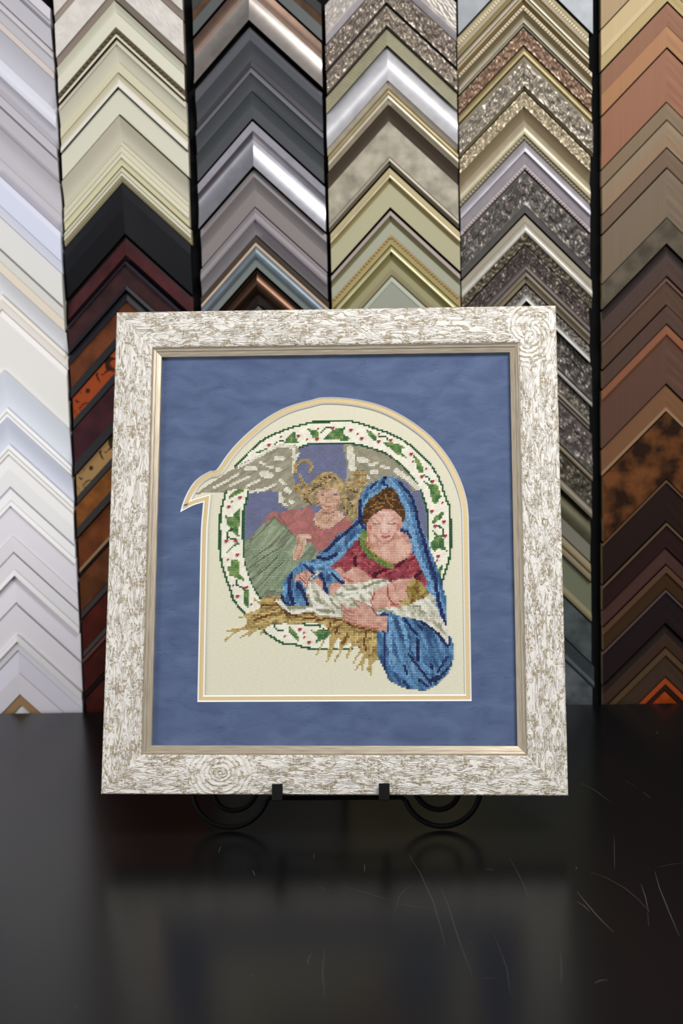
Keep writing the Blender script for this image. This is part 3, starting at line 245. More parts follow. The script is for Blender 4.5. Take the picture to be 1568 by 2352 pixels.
['S','s','F','bca468 c8b47c d4c48c',1.75,[(23.1,164.5),(13.5,145.1)]],
['S','s','F','bca468 c8b47c d4c48c',1.75,[(32.8,159.1),(21.0,139.8)]],
['S','s','F','bca468 c8b47c d4c48c',1.75,[(33.9,148.3),(23.1,131.2)]],
['S','s','F','bca468 c8b47c d4c48c',1.75,[(32.8,145.1),(30.7,132.3)]],
['S','s','F','bca468 c8b47c d4c48c',1.75,[(41.4,145.1),(39.8,126.9)]],
['S','s','F','bca468 c8b47c d4c48c',1.75,[(39.3,142.9),(36.0,131.2)]],
['S','s','F','bca468 c8b47c d4c48c',1.75,[(-6.2,172.1),(-12.6,159.2),(-17.9,148.4)]],
['S','s','F','bca468 c8b47c d4c48c',1.75,[(-3.1,167.8),(-7.1,140.9)]],
['S','s','F','bca468 c8b47c d4c48c',1.75,[(-6.1,172.1),(-12.5,159.2)]],
['S','s','F','bca468 c8b47c d4c48c',1.75,[(9.1,166.6),(5.9,153.7)]],
['S','s','F','6c4820 8c6430',1.9,[(-65.1,207.0),(-50.8,192.8),(-39.9,189.5)]],
['S','s','F','6c4820 8c6430',1.9,[(-34.4,191.7),(-27.9,192.7),(-17.1,187.3)]],
['S','s','F','6c4820 8c6430',1.9,[(-80.2,200.5),(-59.6,202.6)]],
['S','s','F','6c4820 8c6430',1.9,[(-12.6,187.8),(9.0,185.0),(18.8,178.5),(32.8,175.2),(45.7,171.9)]],
['S','s','F','6c4820 8c6430',1.9,[(-86.6,185.3),(-67.1,191.8)]],
['S','s','F','6c4820 8c6430',1.9,[(35.0,173.1),(32.8,163.4),(33.9,152.6)]],
['S','s','F','6c4820 8c6430',1.9,[(-54.0,191.7),(-32.2,187.3),(-10.5,185.1)]],
['S','s','F','6c4820 8c6430',1.9,[(-3.9,180.7),(-6.1,172.1)]],
['S','s','F','6c4820 8c6430',1.9,[(4.7,178.5),(1.5,169.9)]],
['S','s','F','6c4820 8c6430',1.9,[(14.5,169.9),(11.3,159.1)]],
['S','s','F','d0bc80 dccc98',2,[(-75.8,191.8),(-58.4,196.1)]],
['S','s','F','d0bc80 dccc98',2,[(-84.3,181.0),(-64.8,187.4)]],
['S','s','F','d0bc80 dccc98',2,[(19.9,172.0),(13.4,159.1)]],
['S','s','F','d0bc80 dccc98',2,[(25.3,169.8),(23.1,159.1)]],
['S','s','F','d0bc80 dccc98',2,[(41.4,169.8),(40.3,150.4)]],
['S','s','F','d0bc80 dccc98',2,[(-48.5,184.1),(-21.4,184.0)]],
['P','w','F','4c7850 608a54 7c9c60 98ac70',[4,4,0],[(-48.4,178.7),(-43.0,174.4),(-38.6,167.9),(-37.5,161.4),(-45.1,167.9),(-49.5,174.4)]],
['P','w','F','4c7850 608a54 7c9c60 98ac70',[4,4,0],[(-26.7,175.4),(-21.3,173.2),(-10.5,176.4),(-3.1,172.1),(-1.7,172.1),(-8.2,165.6),(-12.5,160.2),(-9.4,163.5),(-12.6,163.5),(-21.2,159.2),(-16.9,166.7)]],
['P','w','V','d9d6c6 dedccc',[6,6,0],[(-62.6,180.9),(-50.6,182.0),(-52.8,176.5),(-58.2,176.6)]],
['P','w','V','d9d6c6 dedccc',[6,6,0],[(-44.1,177.6),(-27.8,177.6),(-19.1,166.7),(-21.2,160.3),(-32.0,159.2),(-37.5,163.5),(-38.6,170.0)]],
['S','w','F','34603c 3e6c44',2,[(-64.7,178.7),(-61.4,174.4),(-54.9,173.3)]],
['S','w','F','34603c 3e6c44',2,[(-33.3,180.8),(-14.8,178.6)]],
['S','w','F','34603c 3e6c44',2,[(-72.4,182.0),(-68.0,183.1)]],
['P','m','F','74303c 984450 ac505c bc6c74',[5,3,0.5],[(35.5,285.3),(25.0,271.4),(-4.8,241.3),(15.6,234.5),(29.8,235.4),(48.7,248.7),(39.3,272.7)]],
['P','m','F','74303c 984450 ac505c bc6c74',[5,3,0.5],[(27.4,266.9),(19.7,262.5),(8.9,251.6),(-4.2,241.8),(3.4,240.6),(13.2,237.8),(23.0,243.3),(32.8,237.2),(42.6,228.9),(54.5,230.5),(62.1,225.6),(71.8,230.4),(85.9,230.9),(94.5,224.9),(101.5,222.6),(101.0,229.2),(91.4,245.6),(86.1,258.8),(83.9,261.0),(80.6,251.2),(63.2,244.7),(52.4,242.6),(39.3,251.4),(30.6,262.5)]],
['S','m','F','4c1426 6c1c2e',3,[(23.0,253.7),(23.0,244.4)]],
['S','m','F','4c1426 6c1c2e',3,[(43.7,232.2),(52.4,238.2),(57.8,240.3)]],
['S','m','F','4c1426 6c1c2e',3,[(67.6,242.5),(79.5,253.4)]],
['S','m','F','4c1426 6c1c2e',3,[(87.0,231.4),(94.6,236.9)]],
['S','m','F','4c1426 6c1c2e',3,[(41.5,233.9),(54.5,239.3)]],
['S','m','F','b84c58 c66a70',2.6,[(12.1,247.2),(18.7,251.5)]],
['S','m','F','b84c58 c66a70',2.6,[(48.0,232.7),(63.2,239.2)]],
['S','m','F','b84c58 c66a70',2.6,[(80.5,239.1),(87.1,250.0)]],
['S','m','F','b84c58 c66a70',2.6,[(32.8,248.1),(39.3,242.6)]],
['P','m','F','3c5c88 507ca4 6c98bc 8cb0cc',[18,4,-1.2],[(47.4,192.5),(52.3,193.5),(63.0,192.4),(71.6,188.1),(84.5,186.4),(95.3,182.6),(105.9,175.0),(115.5,167.4),(120.8,156.7),(124.0,157.8),(124.1,166.4),(127.3,164.2),(128.7,153.5),(128.1,142.8),(124.8,132.1),(118.3,122.6),(110.7,115.1),(103.3,112.0),(99.0,109.9),(90.5,109.9),(76.6,112.0),(66.0,116.2),(58.5,121.6),(55.3,130.1),(51.0,137.6),(47.3,145.1),(46.8,171.9),(56.5,171.9),(56.6,189.2),(47.9,189.8)]],
['S','m','F','5c8cb8 84b0d0 a4c8dc',4.5,[(61.9,184.8),(59.7,164.4),(61.8,137.6)]],
['S','m','F','5c8cb8 84b0d0 a4c8dc',4.5,[(70.6,187.0),(76.9,169.7),(79.0,156.8)]],
['S','m','F','6c9cc8 84b0d4',3,[(62.8,132.2),(78.8,123.7),(84.1,116.2)]],
['S','m','F','6c9cc8 84b0d4',3,[(84.3,153.6),(94.9,137.5),(103.4,129.0)]],
['S','m','F','6c9cc8 84b0d4',3,[(95.2,169.7),(100.4,153.5)]],
['S','m','F','6c9cc8 84b0d4',3,[(69.3,153.6),(73.5,137.5)]],
['S','m','F','6c9cc8 84b0d4',3,[(116.3,137.5),(109.8,123.6)]],
['S','m','F','6c9cc8 84b0d4',3,[(66.2,169.7),(69.3,153.6)]],
['S','m','F','1e2650 2a3668 34508c',2.8,[(75.9,186.4),(82.3,177.2),(89.8,169.7)]],
['S','m','F','1e2650 2a3668 34508c',2.8,[(80.0,148.2),(94.9,129.0),(104.4,116.2)]],
['S','m','F','1e2650 2a3668 34508c',2.8,[(95.3,182.0),(108.1,173.9),(121.8,156.7)]],
['S','m','F','1e2650 2a3668 34508c',2.8,[(54.9,170.8),(54.5,132.2)]],
['S','m','F','1e2650 2a3668 34508c',2.8,[(89.8,164.3),(90.1,140.7)]],
['S','m','F','1e2650 2a3668 34508c',2.8,[(75.6,118.4),(79.8,112.0)]],
['S','m','F','1e2650 2a3668 34508c',2.8,[(91.6,120.5),(99.0,114.1)]],
['S','m','F','1e2650 2a3668 34508c',2.8,[(51.2,191.4),(57.6,190.8)]],
['S','m','F','1e2650 2a3668 34508c',2.8,[(103.5,137.5),(105.6,133.2)]],
['S','m','F','1e2650 2a3668 34508c',2.8,[(121.7,144.9),(110.9,129.0)]],
['S','m','F','1e2650 2a3668 34508c',2.8,[(95.2,174.0),(90.9,178.3)]],
['S','m','F','1e2650 2a3668 34508c',5.5,[(103.3,119.4),(113.0,123.6)]],
['S','m','F','1e2650 2a3668 34508c',2.2,[(113.0,123.6),(125.9,137.5)]],
['S','m','F','1e2650 2a3668 34508c',2.2,[(78.8,126.9),(75.7,135.4)]],
['S','m','F','1e2650 2a3668 34508c',2.2,[(124.1,166.4),(124.0,157.8)]],
['P','m','F','3c5c88 507ca4 6c98bc 8cb0cc',[12,5,1.4],[(-38.0,247.4),(-32.2,250.3),(-19.1,251.7),(-6.7,248.7),(2.7,253.8),(12.2,260.3),(14.4,258.9),(2.8,248.7),(-4.5,242.1),(2.8,238.4),(7.9,230.4),(13.0,224.5),(10.8,222.3),(2.9,222.4),(-5.8,212.2),(-11.6,216.6),(-23.3,222.5),(-26.0,202.1),(-40.5,201.5),(-52.1,200.8),(-56.5,205.2),(-57.7,212.4),(-56.7,221.9),(-53.1,230.7),(-45.9,240.1)]],
['S','m','F','5c8cb8 84b0d0 a4c8dc',4,[(-4.5,246.5),(2.7,252.3),(12.2,261.1)]],
['S','m','F','5c8cb8 84b0d0 a4c8dc',4,[(-29.2,246.6),(-19.0,245.1),(-7.4,245.8)]],
['S','m','F','5c8cb8 84b0d0 a4c8dc',4,[(-4.5,237.0),(2.8,235.5),(7.2,229.6)]],
['S','m','F','5c8cb8 84b0d0 a4c8dc',4,[(-53.1,222.6),(-54.0,211.0)]],
['S','m','F','1e2650 2a3668 34508c',4.2,[(-46.6,234.3),(-49.1,227.0),(-47.9,212.4),(-44.1,202.9)]],
['S','m','F','1e2650 2a3668 34508c',4.2,[(-39.3,224.7),(-31.9,212.3),(-28.2,202.9)]],
['S','m','F','1e2650 2a3668 34508c',4.2,[(-14.6,234.1),(-10.2,222.4),(-8.0,213.7)]],
['S','m','F','1e2650 2a3668 34508c',2.6,[(-33.6,245.9),(-28.5,241.5),(-23.3,236.4)]],
['S','m','F','1e2650 2a3668 34508c',2.6,[(-2.3,235.5),(4.3,229.6),(10.8,223.8)]],
['S','m','F','1e2650 2a3668 34508c',2.6,[(-57.3,212.4),(-53.6,203.7),(-45.6,200.7)]],
['S','m','F','1e2650 2a3668 34508c',2.6,[(-40.7,222.6),(-39.2,219.6)]],
['P','m','F','3c5c88 507ca4 6c98bc 8cb0cc',[12,4,1.3],[(60.8,331.5),(68.8,324.0),(73.2,315.0),(76.0,308.3),(77.4,297.9),(78.1,292.0),(73.0,285.4),(72.3,283.2),(80.2,278.7),(83.1,272.1),(84.5,264.7),(88.1,255.2),(93.8,244.9),(93.8,240.8),(102.3,223.3),(107.9,210.3),(110.7,200.1),(112.8,192.9),(117.7,182.8),(120.5,175.7),(121.2,176.4),(121.4,197.2),(120.8,209.5),(117.7,218.9),(116.7,226.2),(113.9,234.9),(111.1,244.4),(107.6,253.9),(104.8,260.5),(101.9,272.0),(97.6,278.6),(93.3,286.7),(91.9,294.1),(89.1,305.2),(87.7,317.9),(83.4,325.3),(74.7,334.3),(66.0,341.9),(57.2,343.8),(52.8,343.5),(45.5,337.6),(35.9,333.9),(31.6,327.3),(27.9,316.9),(27.2,308.7),(28.2,324.0),(26.5,310.1),(26.5,298.8),(20.6,292.0),(13.8,284.3),(1.9,277.4),(-6.6,266.3),(-15.9,258.7),(-20.1,255.2),(-15.8,250.1),(-7.3,249.2),(1.1,252.6),(7.9,259.4),(18.1,271.3),(26.5,277.3),(36.7,286.7),(35.9,287.1),(30.8,290.9),(30.1,298.3),(32.3,310.1),(38.1,319.0),(46.9,324.1),(54.2,329.3)]],
['S','m','F','5c8cb8 84b0d0 a4c8dc',5.5,[(63.0,335.2),(71.7,324.7),(79.3,308.3),(80.7,297.9),(85.3,283.1),(88.1,268.4),(92.4,253.7),(98.0,239.1)]],
['S','m','F','5c8cb8 84b0d0 a4c8dc',5.5,[(99.5,238.6),(105.2,221.9),(108.6,208.8)]],
['S','m','F','5c8cb8 84b0d0 a4c8dc',3.2,[(31.2,304.2),(33.0,311.6),(38.9,321.2),(46.9,325.6),(55.7,332.3)]],
['S','m','F','5c8cb8 84b0d0 a4c8dc',3.2,[(35.0,285.0),(22.3,273.9),(8.7,260.2),(-0.6,251.7)]],
['S','m','F','6c9cc8 84b0d4',3,[(35.9,325.7),(44.0,331.6)]],
['S','m','F','6c9cc8 84b0d4',3,[(112.3,221.8),(115.1,207.4),(118.6,198.7)]],
['S','m','F','1e2650 2a3668 34508c',3.6,[(71.8,335.9),(77.6,329.1),(85.5,317.9),(89.8,302.3),(92.6,286.0),(97.6,270.5),(101.8,255.1),(106.0,239.0)]],
['S','m','F','1e2650 2a3668 34508c',3.6,[(99.7,259.1),(104.6,245.9),(110.2,227.7),(111.5,211.7),(113.6,200.9),(117.7,187.2),(120.1,177.1)]],
['S','m','F','1e2650 2a3668 34508c',3.6,[(28.6,316.9),(27.2,304.2),(27.9,293.9),(33.7,283.5)]],
['S','m','F','1e2650 2a3668 34508c',3.6,[(-18.4,254.4),(-9.1,250.9),(2.0,256.8)]],
['S','m','F','1e2650 2a3668 34508c',3.6,[(26.5,292.8),(13.8,281.7),(0.2,270.6),(-9.9,260.3)]],
['S','m','F','1e2650 2a3668 34508c',2.6,[(55.7,342.0),(52.8,335.3),(58.6,332.2)]],
['S','m','F','1e2650 2a3668 34508c',2.6,[(73.0,283.9),(80.2,280.9),(83.1,274.3)]],
['S','m','F','1e2650 2a3668 34508c',2.6,[(46.9,336.8),(39.6,330.9)]],
['P','m','F','4c301c 5c3c22 6c4826 8c6838',[2.2,2.2,0],[(60.8,330.7),(56.4,330.0),(46.9,323.4),(38.1,317.5),(33.0,310.1),(30.8,298.3),(32.3,290.9),(35.9,287.1),(36.7,293.1),(43.2,300.4),(54.2,307.7),(64.4,305.4),(73.1,298.7),(74.5,292.8),(75.9,290.6),(77.4,297.9),(75.3,308.3),(72.4,315.0),(68.8,321.7),(65.9,327.7)]],
['S','m','F','a07c48 b08c54',1.2,[(55.7,321.8),(55.7,318.1)]],
['S','m','F','a07c48 b08c54',1.2,[(38.9,308.6),(44.0,310.8),(46.9,314.5)]],
['S','m','F','a07c48 b08c54',1.2,[(49.8,313.0),(54.2,313.7)]],
['S','m','F','a07c48 b08c54',1.2,[(42.5,305.6),(49.1,308.5),(52.7,310.0)]],
['S','m','F','a07c48 b08c54',1.2,[(61.5,318.8),(65.9,315.8)]],
['S','m','F','a07c48 b08c54',1.2,[(60.7,312.1),(64.4,308.4)]],
['S','m','F','a07c48 b08c54',1.2,[(58.6,314.4),(61.5,311.4)]],
['P','m','F','c89c8c d4ac9c dcb8aa e2c4b8',[7,7,0],[(54.2,307.7),(64.4,305.4),(73.1,298.0),(74.5,291.3),(71.5,283.2),(73.0,281.0),(80.2,278.0),(83.1,271.4),(84.5,264.7),(83.7,256.7),(80.1,252.3),(72.8,248.7),(65.6,245.8),(57.6,247.3),(49.0,252.5),(41.0,259.1),(36.6,268.7),(34.5,278.3),(35.9,283.5),(35.9,291.6),(39.6,297.5),(43.2,300.4)]],
['P','m','F','dcb8aa e2c4b8 e8d0c4',[6,6,0],[(46.9,302.6),(55.6,305.5),(64.4,302.5),(68.7,296.5),(67.9,286.2),(64.3,277.4),(59.2,271.5),(52.6,271.6),(46.8,277.5),(43.9,284.9),(42.5,293.8)]],
['P','m','F','d4ac9c dcb8a8 e4c6b6',[9,9,0],[(55.5,267.1),(65.7,272.9),(75.9,274.3),(80.9,267.0),(80.1,256.7),(71.4,250.9),(61.3,249.5),(54.0,253.9),(49.7,261.3)]],
['S','m','F','ecd6ca',2.2,[(53.4,301.8),(57.1,301.0)]],
['S','m','F','ecd6ca',2.2,[(54.9,296.6),(54.8,283.3)]],
['S','m','F','ecd6ca',2.2,[(51.2,302.6),(58.5,302.5)]],
['S','m','F','e4c4b4',2,[(44.7,293.7),(47.6,293.0)]],
['S','m','F','e4c4b4',2,[(65.8,292.5),(68.7,292.8)]],
['S','m','F','e4c4b4',2,[(49.0,284.1),(50.1,281.1)]],
['S','m','F','cc8478 d09080',2.4,[(38.8,287.1),(39.6,283.4)]],
['S','m','F','cc8478 d09080',2.4,[(70.1,288.4),(69.4,284.7)]],
['S','m','F','d09c88 cc9480',2.2,[(37.0,279.0),(38.5,269.4),(42.4,262.1)]],
['S','m','F','c4847c',1.8,[(51.9,276.0),(55.5,275.2),(59.9,276.3)]],
['S','m','F','5c7c44 6c8c4c 8ca058 b4a868',5.4,[(33.0,281.3),(30.1,270.2),(33.0,262.9),(39.5,254.8),(48.2,249.6),(55.5,245.9),(62.7,243.6)]],
['S','m','F','b49c50',1.2,[(35.9,279.8),(34.5,270.2),(37.4,262.8),(43.9,256.9),(52.6,251.0),(59.8,247.3)]],
['P','c','F','b4b49c d0d0c0 e4e2d8 ecebe4',[9,3,-0.8],[(-65.2,206.6),(-58.0,207.3),(-52.1,200.8),(-26.7,201.4),(-24.6,203.6),(-29.0,210.9),(-30.5,218.1),(-29.1,224.0),(-26.9,230.5),(-19.0,235.6),(-19.7,238.5),(-12.5,238.5),(-16.1,235.6),(-23.3,231.2),(-18.9,225.4),(-11.6,216.6),(-5.8,212.2),(-0.0,213.6),(10.8,223.8),(23.8,224.4),(34.7,226.6),(44.0,228.0),(41.5,229.5),(52.3,230.5),(61.0,226.1),(52.3,220.7),(43.6,216.4),(39.3,206.6),(40.4,200.1),(33.9,197.9),(28.5,199.0),(22.0,206.7),(16.6,198.0),(9.0,203.5),(7.9,198.0),(10.1,187.2),(1.5,187.2),(8.7,187.5),(1.5,187.5),(0.8,189.7),(-15.8,190.5),(-22.4,194.9),(-29.6,195.6),(-35.4,192.0),(-46.2,191.3),(-50.6,196.4),(-56.5,200.8),(-65.2,205.2)]],
['P','m','F','b4b49c d0d0c0 e4e2d8 ecebe4',[9,3,-0.8],[(43.6,194.6),(47.9,196.8),(72.8,198.9),(87.9,204.2),(101.9,210.7),(107.3,211.8),(110.5,202.0),(114.7,189.0),(119.9,180.3),(123.6,172.8),(122.9,157.8),(120.8,158.9),(116.6,168.5),(105.9,176.1),(95.3,183.7),(82.4,186.9),(72.7,188.1),(63.0,192.4),(54.4,194.6),(47.9,190.3)]],
['S','c','F','9c9c84 acac94',2.6,[(-49.2,198.6),(-34.7,198.5),(-24.6,200.7)]],
['S','c','F','9c9c84 acac94',2.6,[(-4.3,209.3),(0.0,201.3),(5.8,197.7)]],
['S','c','F','9c9c84 acac94',2.6,[(-20.2,194.9),(-7.2,195.5),(0.1,193.3)]],
['S','c','F','9c9c84 acac94',2.6,[(4.3,212.2),(15.9,217.9),(24.6,219.3)]],
['S','c','F','9c9c84 acac94',2.6,[(17.4,202.0),(23.9,201.2)]],
['S','c','F','9c9c84 acac94',2.6,[(30.6,219.7),(43.7,225.1),(54.5,228.3)]],
['S','c','F','9c9c84 acac94',2.6,[(-19.6,216.6),(-14.4,203.5)]],
['S','c','F','9c9c84 acac94',2.6,[(-29.0,212.3),(-26.0,202.1)]],
['S','m','F','a4a48c b4b49c',2.4,[(86.8,199.9),(93.2,198.8)]],
['S','m','F','a4a48c b4b49c',2.4,[(91.1,196.6),(97.5,192.3)]],
['S','m','F','a4a48c b4b49c',2.4,[(113.5,180.4),(115.6,173.9)]],
['S','m','F','a4a48c b4b49c',2.4,[(44.7,193.6),(52.3,195.7),(63.0,193.5)]],
['S','c','F','ecebe4',2.6,[(-63.1,205.9),(-55.7,199.3),(-45.5,192.8),(-36.1,193.5),(-28.9,197.8),(-22.4,196.3),(-14.4,191.2),(3.0,189.0)]],
['S','c','F','ecebe4',2.6,[(-26.2,222.5),(-23.2,207.9),(-14.4,197.7)]],
['S','c','F','ecebe4',2.6,[(11.6,209.2),(24.6,212.1),(37.6,217.8)]],
['S','c','F','ecebe4',2.6,[(11.1,215.4),(30.6,216.4)]],
['P','c','F','c89c8c d4ac9c dcb8aa e2c4b8',[6,6,0],[(63.2,227.2),(71.8,229.9),(77.2,230.4),(85.9,230.9),(79.4,226.0),(78.3,218.4),(81.4,208.6),(73.9,202.1),(70.6,198.9),(47.9,197.9),(43.6,195.7),(40.4,200.1),(39.3,206.6),(43.6,216.4),(52.3,220.7),(61.0,225.0)]],
['P','c','F','84642c a08844 bcac6c cabc7c',[5,5,0],[(81.5,226.0),(89.1,228.2),(95.6,223.8),(100.9,217.2),(102.2,211.8),(91.1,207.5),(82.5,202.1),(73.9,202.1),(69.6,205.4),(81.4,206.4),(78.2,216.2),(79.4,221.7)]],
['S','c','F','b86c60 c4806e',1.8,[(57.7,220.7),(58.2,210.9),(63.1,203.2)]],
['S','c','F','b86c60 c4806e',1.8,[(60.9,202.2),(69.5,201.1)]],
['S','c','F','b86c60 c4806e',1.8,[(43.6,215.3),(41.5,206.6)]],
['P','c','F','c89c8c d4ac9c dcb8aa e2c4b8',[5,5,0],[(-43.7,229.1),(-41.5,234.3),(-37.9,236.4),(-33.5,238.2),(-27.0,238.2),(-23.3,235.6),(-29.1,228.3),(-29.8,218.1),(-33.4,222.5),(-36.4,227.6),(-40.0,228.4),(-42.2,226.2)]],
['P','c','F','c89c8c d4ac9c dcb8aa e2c4b8',[5,5,0],[(-26.9,227.6),(-17.5,231.9),(-13.9,228.3),(-11.7,225.3),(-11.6,218.1),(-16.0,221.7),(-19.6,225.4),(-26.2,226.1)]],
['P','c','F','c89c8c d4ac9c dcb8aa e2c4b8',[5,5,0],[(-5.8,222.4),(-2.2,226.0),(5.0,226.0),(10.8,223.0),(2.9,218.0),(-1.5,213.6),(-5.4,211.5)]],
['P','c','F','c89c8c d4ac9c dcb8aa e2c4b8',[6,6,0],[(0.2,240.6),(2.8,242.8),(7.1,242.8),(13.0,237.6),(16.6,239.8),(20.9,242.7),(26.0,242.7),(31.8,239.0),(37.6,233.9),(43.4,228.7),(34.7,227.3),(21.0,224.5),(13.0,225.2),(8.6,229.6),(5.0,235.5)]],
['S','c','F','c07464',1.6,[(10.1,231.8),(17.3,227.4),(20.2,226.6)]],
['S','c','F','c07464',1.6,[(-37.1,231.3),(-32.0,225.4)]],
['P','m','F','c89c8c d4ac9c dcb8aa e2c4b8',[7,5,0],[(7.4,202.4),(9.0,203.5),(15.5,198.0),(28.5,198.0),(22.5,205.6),(23.6,207.2),(35.0,202.3),(40.4,197.9),(45.8,189.8),(56.6,189.2),(56.5,173.0),(46.8,174.1),(33.9,177.4),(17.7,180.7),(12.3,183.9),(9.0,193.7)]],
['S','m','F','c4806e',1.6,[(12.3,183.9),(30.7,178.5),(47.9,175.2)]]]
BST = [
['m','a07860',0.28,[(40.7,296.4),(43.6,296.9),(46.9,294.1),(50.1,291.1)]],
['m','a07860',0.28,[(58.5,291.4),(62.9,294.7),(68.0,297.1),(71.6,296.3)]],
['m','5c3828',0.5,[(42.5,290.8),(46.1,289.7),(50.5,290.6)]],
['m','5c3828',0.5,[(58.1,290.5),(62.9,289.6),(67.2,291.2)]],
['m','5c3828',0.5,[(42.5,292.3),(42.8,288.6)]],
['m','5c3828',0.5,[(44.7,291.5),(44.5,288.6)]],
['m','5c3828',0.5,[(65.8,291.4),(66.9,289.7)]],
['m','5c3828',0.5,[(64.3,290.6),(64.7,288.8)]],
['m','8c4838',0.32,[(51.2,284.1),(50.5,281.5),(52.6,280.0),(55.6,278.5),(59.2,280.3),(60.3,282.9)]],
['m','8c4838',0.32,[(43.2,278.2),(51.9,269.0),(58.8,268.9),(67.2,278.8)]],
['m','8c4838',0.32,[(50.1,276.7),(53.4,277.1),(56.3,276.5),(60.6,277.0)]],
['m','8c4838',0.32,[(36.7,298.2),(34.5,290.9),(35.9,287.1)]],
['m','8c4838',0.32,[(46.8,271.6),(47.5,265.0)]],
['m','8c4838',0.32,[(8.4,202.9),(7.9,193.7),(12.8,183.9),(18.8,180.1),(33.9,176.8),(47.9,173.9)]],
['m','8c4838',0.32,[(9.0,201.3),(13.3,195.8),(22.0,192.6)]],
['m','8c4838',0.32,[(9.0,195.9),(15.5,190.2),(23.1,188.8)]],
['m','8c4838',0.32,[(10.6,190.4),(15.5,186.1),(25.3,183.9)]],
['m','8c4838',0.32,[(22.5,206.7),(35.0,202.3),(41.5,197.9),(46.3,189.8),(56.6,189.0)]],
['m','8c4838',0.32,[(28.5,198.0),(22.0,204.5)]],
['m','8c4838',0.32,[(84.5,264.0),(81.5,253.8),(68.5,246.5)]],
['m','16204c',0.36,[(75.9,186.4),(84.5,176.1),(89.8,169.1)]],
['m','16204c',0.36,[(47.4,189.8),(42.5,194.7),(40.4,199.5)]],
['m','16204c',0.36,[(89.8,164.3),(89.6,141.8)]],
['m','16204c',0.36,[(120.8,156.7),(115.5,167.4),(105.9,175.0),(95.3,183.1),(82.4,186.4)]],
['c','8c4838',0.32,[(57.7,223.9),(58.2,210.9),(63.1,203.2),(67.4,199.4),(72.8,198.9)]],
['c','8c4838',0.32,[(64.2,224.5),(66.4,220.6),(68.0,223.9)]],
['c','8c4838',0.32,[(66.7,220.6),(66.4,216.3)]],
['c','8c4838',0.32,[(62.1,225.6),(67.5,229.4),(72.9,230.4),(77.2,229.3)]],
['c','8c4838',0.32,[(39.3,206.6),(43.6,195.7)]],
['c','8c4838',0.32,[(-43.7,229.1),(-41.5,234.3),(-37.9,236.4),(-33.5,238.2),(-27.0,238.2),(-23.3,235.6)]],
['c','8c4838',0.32,[(-37.9,236.4),(-37.5,231.3),(-32.0,226.9)]],
['c','8c4838',0.32,[(-33.5,238.2),(-30.3,236.4),(-30.2,228.3)]],
['c','8c4838',0.32,[(-30.2,228.3),(-35.7,234.2)]],
['c','8c4838',0.32,[(-26.9,227.6),(-17.5,231.9),(-13.9,228.3),(-11.7,225.3),(-11.6,218.1)]],
['c','8c4838',0.32,[(-5.8,212.2),(-5.8,222.4),(-2.2,226.0),(5.0,226.0),(10.8,223.0)]],
['c','8c4838',0.32,[(0.2,240.6),(2.8,242.8),(7.1,242.8),(13.0,237.6),(16.6,239.8),(20.9,242.7),(26.0,242.7),(31.8,239.0),(41.9,228.7)]],
['c','8c4838',0.32,[(-29.1,222.5),(-29.1,226.9),(-26.2,232.7),(-20.4,236.3)]],
['c','8c4838',0.32,[(8.6,236.2),(13.0,237.6)]],
['c','5c5030',0.3,[(95.6,223.8),(100.9,217.2),(102.2,211.8),(91.1,207.5)]],
['c','5c5030',0.3,[(78.2,216.2),(81.4,208.1),(79.4,221.7)]],
['c','5c5030',0.3,[(-12.5,238.5),(-16.8,234.9),(-16.0,231.2)]],
['c','5c5030',0.3,[(-30.1,218.1),(-29.1,224.0),(-26.9,230.5),(-19.0,237.1),(-12.5,238.5)]],
['c','5c5030',0.3,[(-65.2,205.9),(-56.5,200.1),(-50.6,195.0),(-46.2,190.6),(-34.6,191.3),(-29.6,194.9),(-22.3,194.1),(-15.8,189.8),(0.8,189.0),(10.2,187.2)]],
['a','2c3870',0.9,[(-14.1,323.0),(-11.5,322.5)]],
['a','2c3870',0.9,[(-0.4,322.9),(2.6,322.9)]],
['a','7c4c3c',0.36,[(-8.1,319.9),(-9.4,315.1),(-5.1,315.1)]],
['a','7c4c3c',0.36,[(-15.0,324.3),(-12.0,324.7)]],
['a','7c4c3c',0.36,[(-1.7,324.2),(3.4,324.2)]],
['a','7c4c3c',0.36,[(-5.1,315.5),(-4.2,314.7)]],
['a','b06058',0.7,[(-9.8,309.9),(-3.4,310.1)]],
['a','8c5c4c',0.3,[(-12.7,304.3),(-5.9,301.2),(0.1,304.2)]],
['a','8c5c4c',0.3,[(-8.4,292.2),(-1.6,299.9),(0.1,304.2)]],
['a','8c5c4c',0.3,[(-32.2,274.2),(-27.9,274.2)]],
['a','8c5c4c',0.3,[(-39.0,273.4),(-40.6,264.8),(-43.9,256.2)]],
['a','8c5c4c',0.3,[(-34.7,273.4),(-35.5,263.1),(-39.7,252.8)]],
['a','24301c',0.35,[(-66.6,299.5),(-54.5,288.2),(-42.4,276.9)]],
['a','24301c',0.35,[(-61.5,302.1),(-51.9,288.2)]],
['m','b0444e',1.1,[(51.6,276.0),(55.5,275.4),(60.3,276.2)]]]
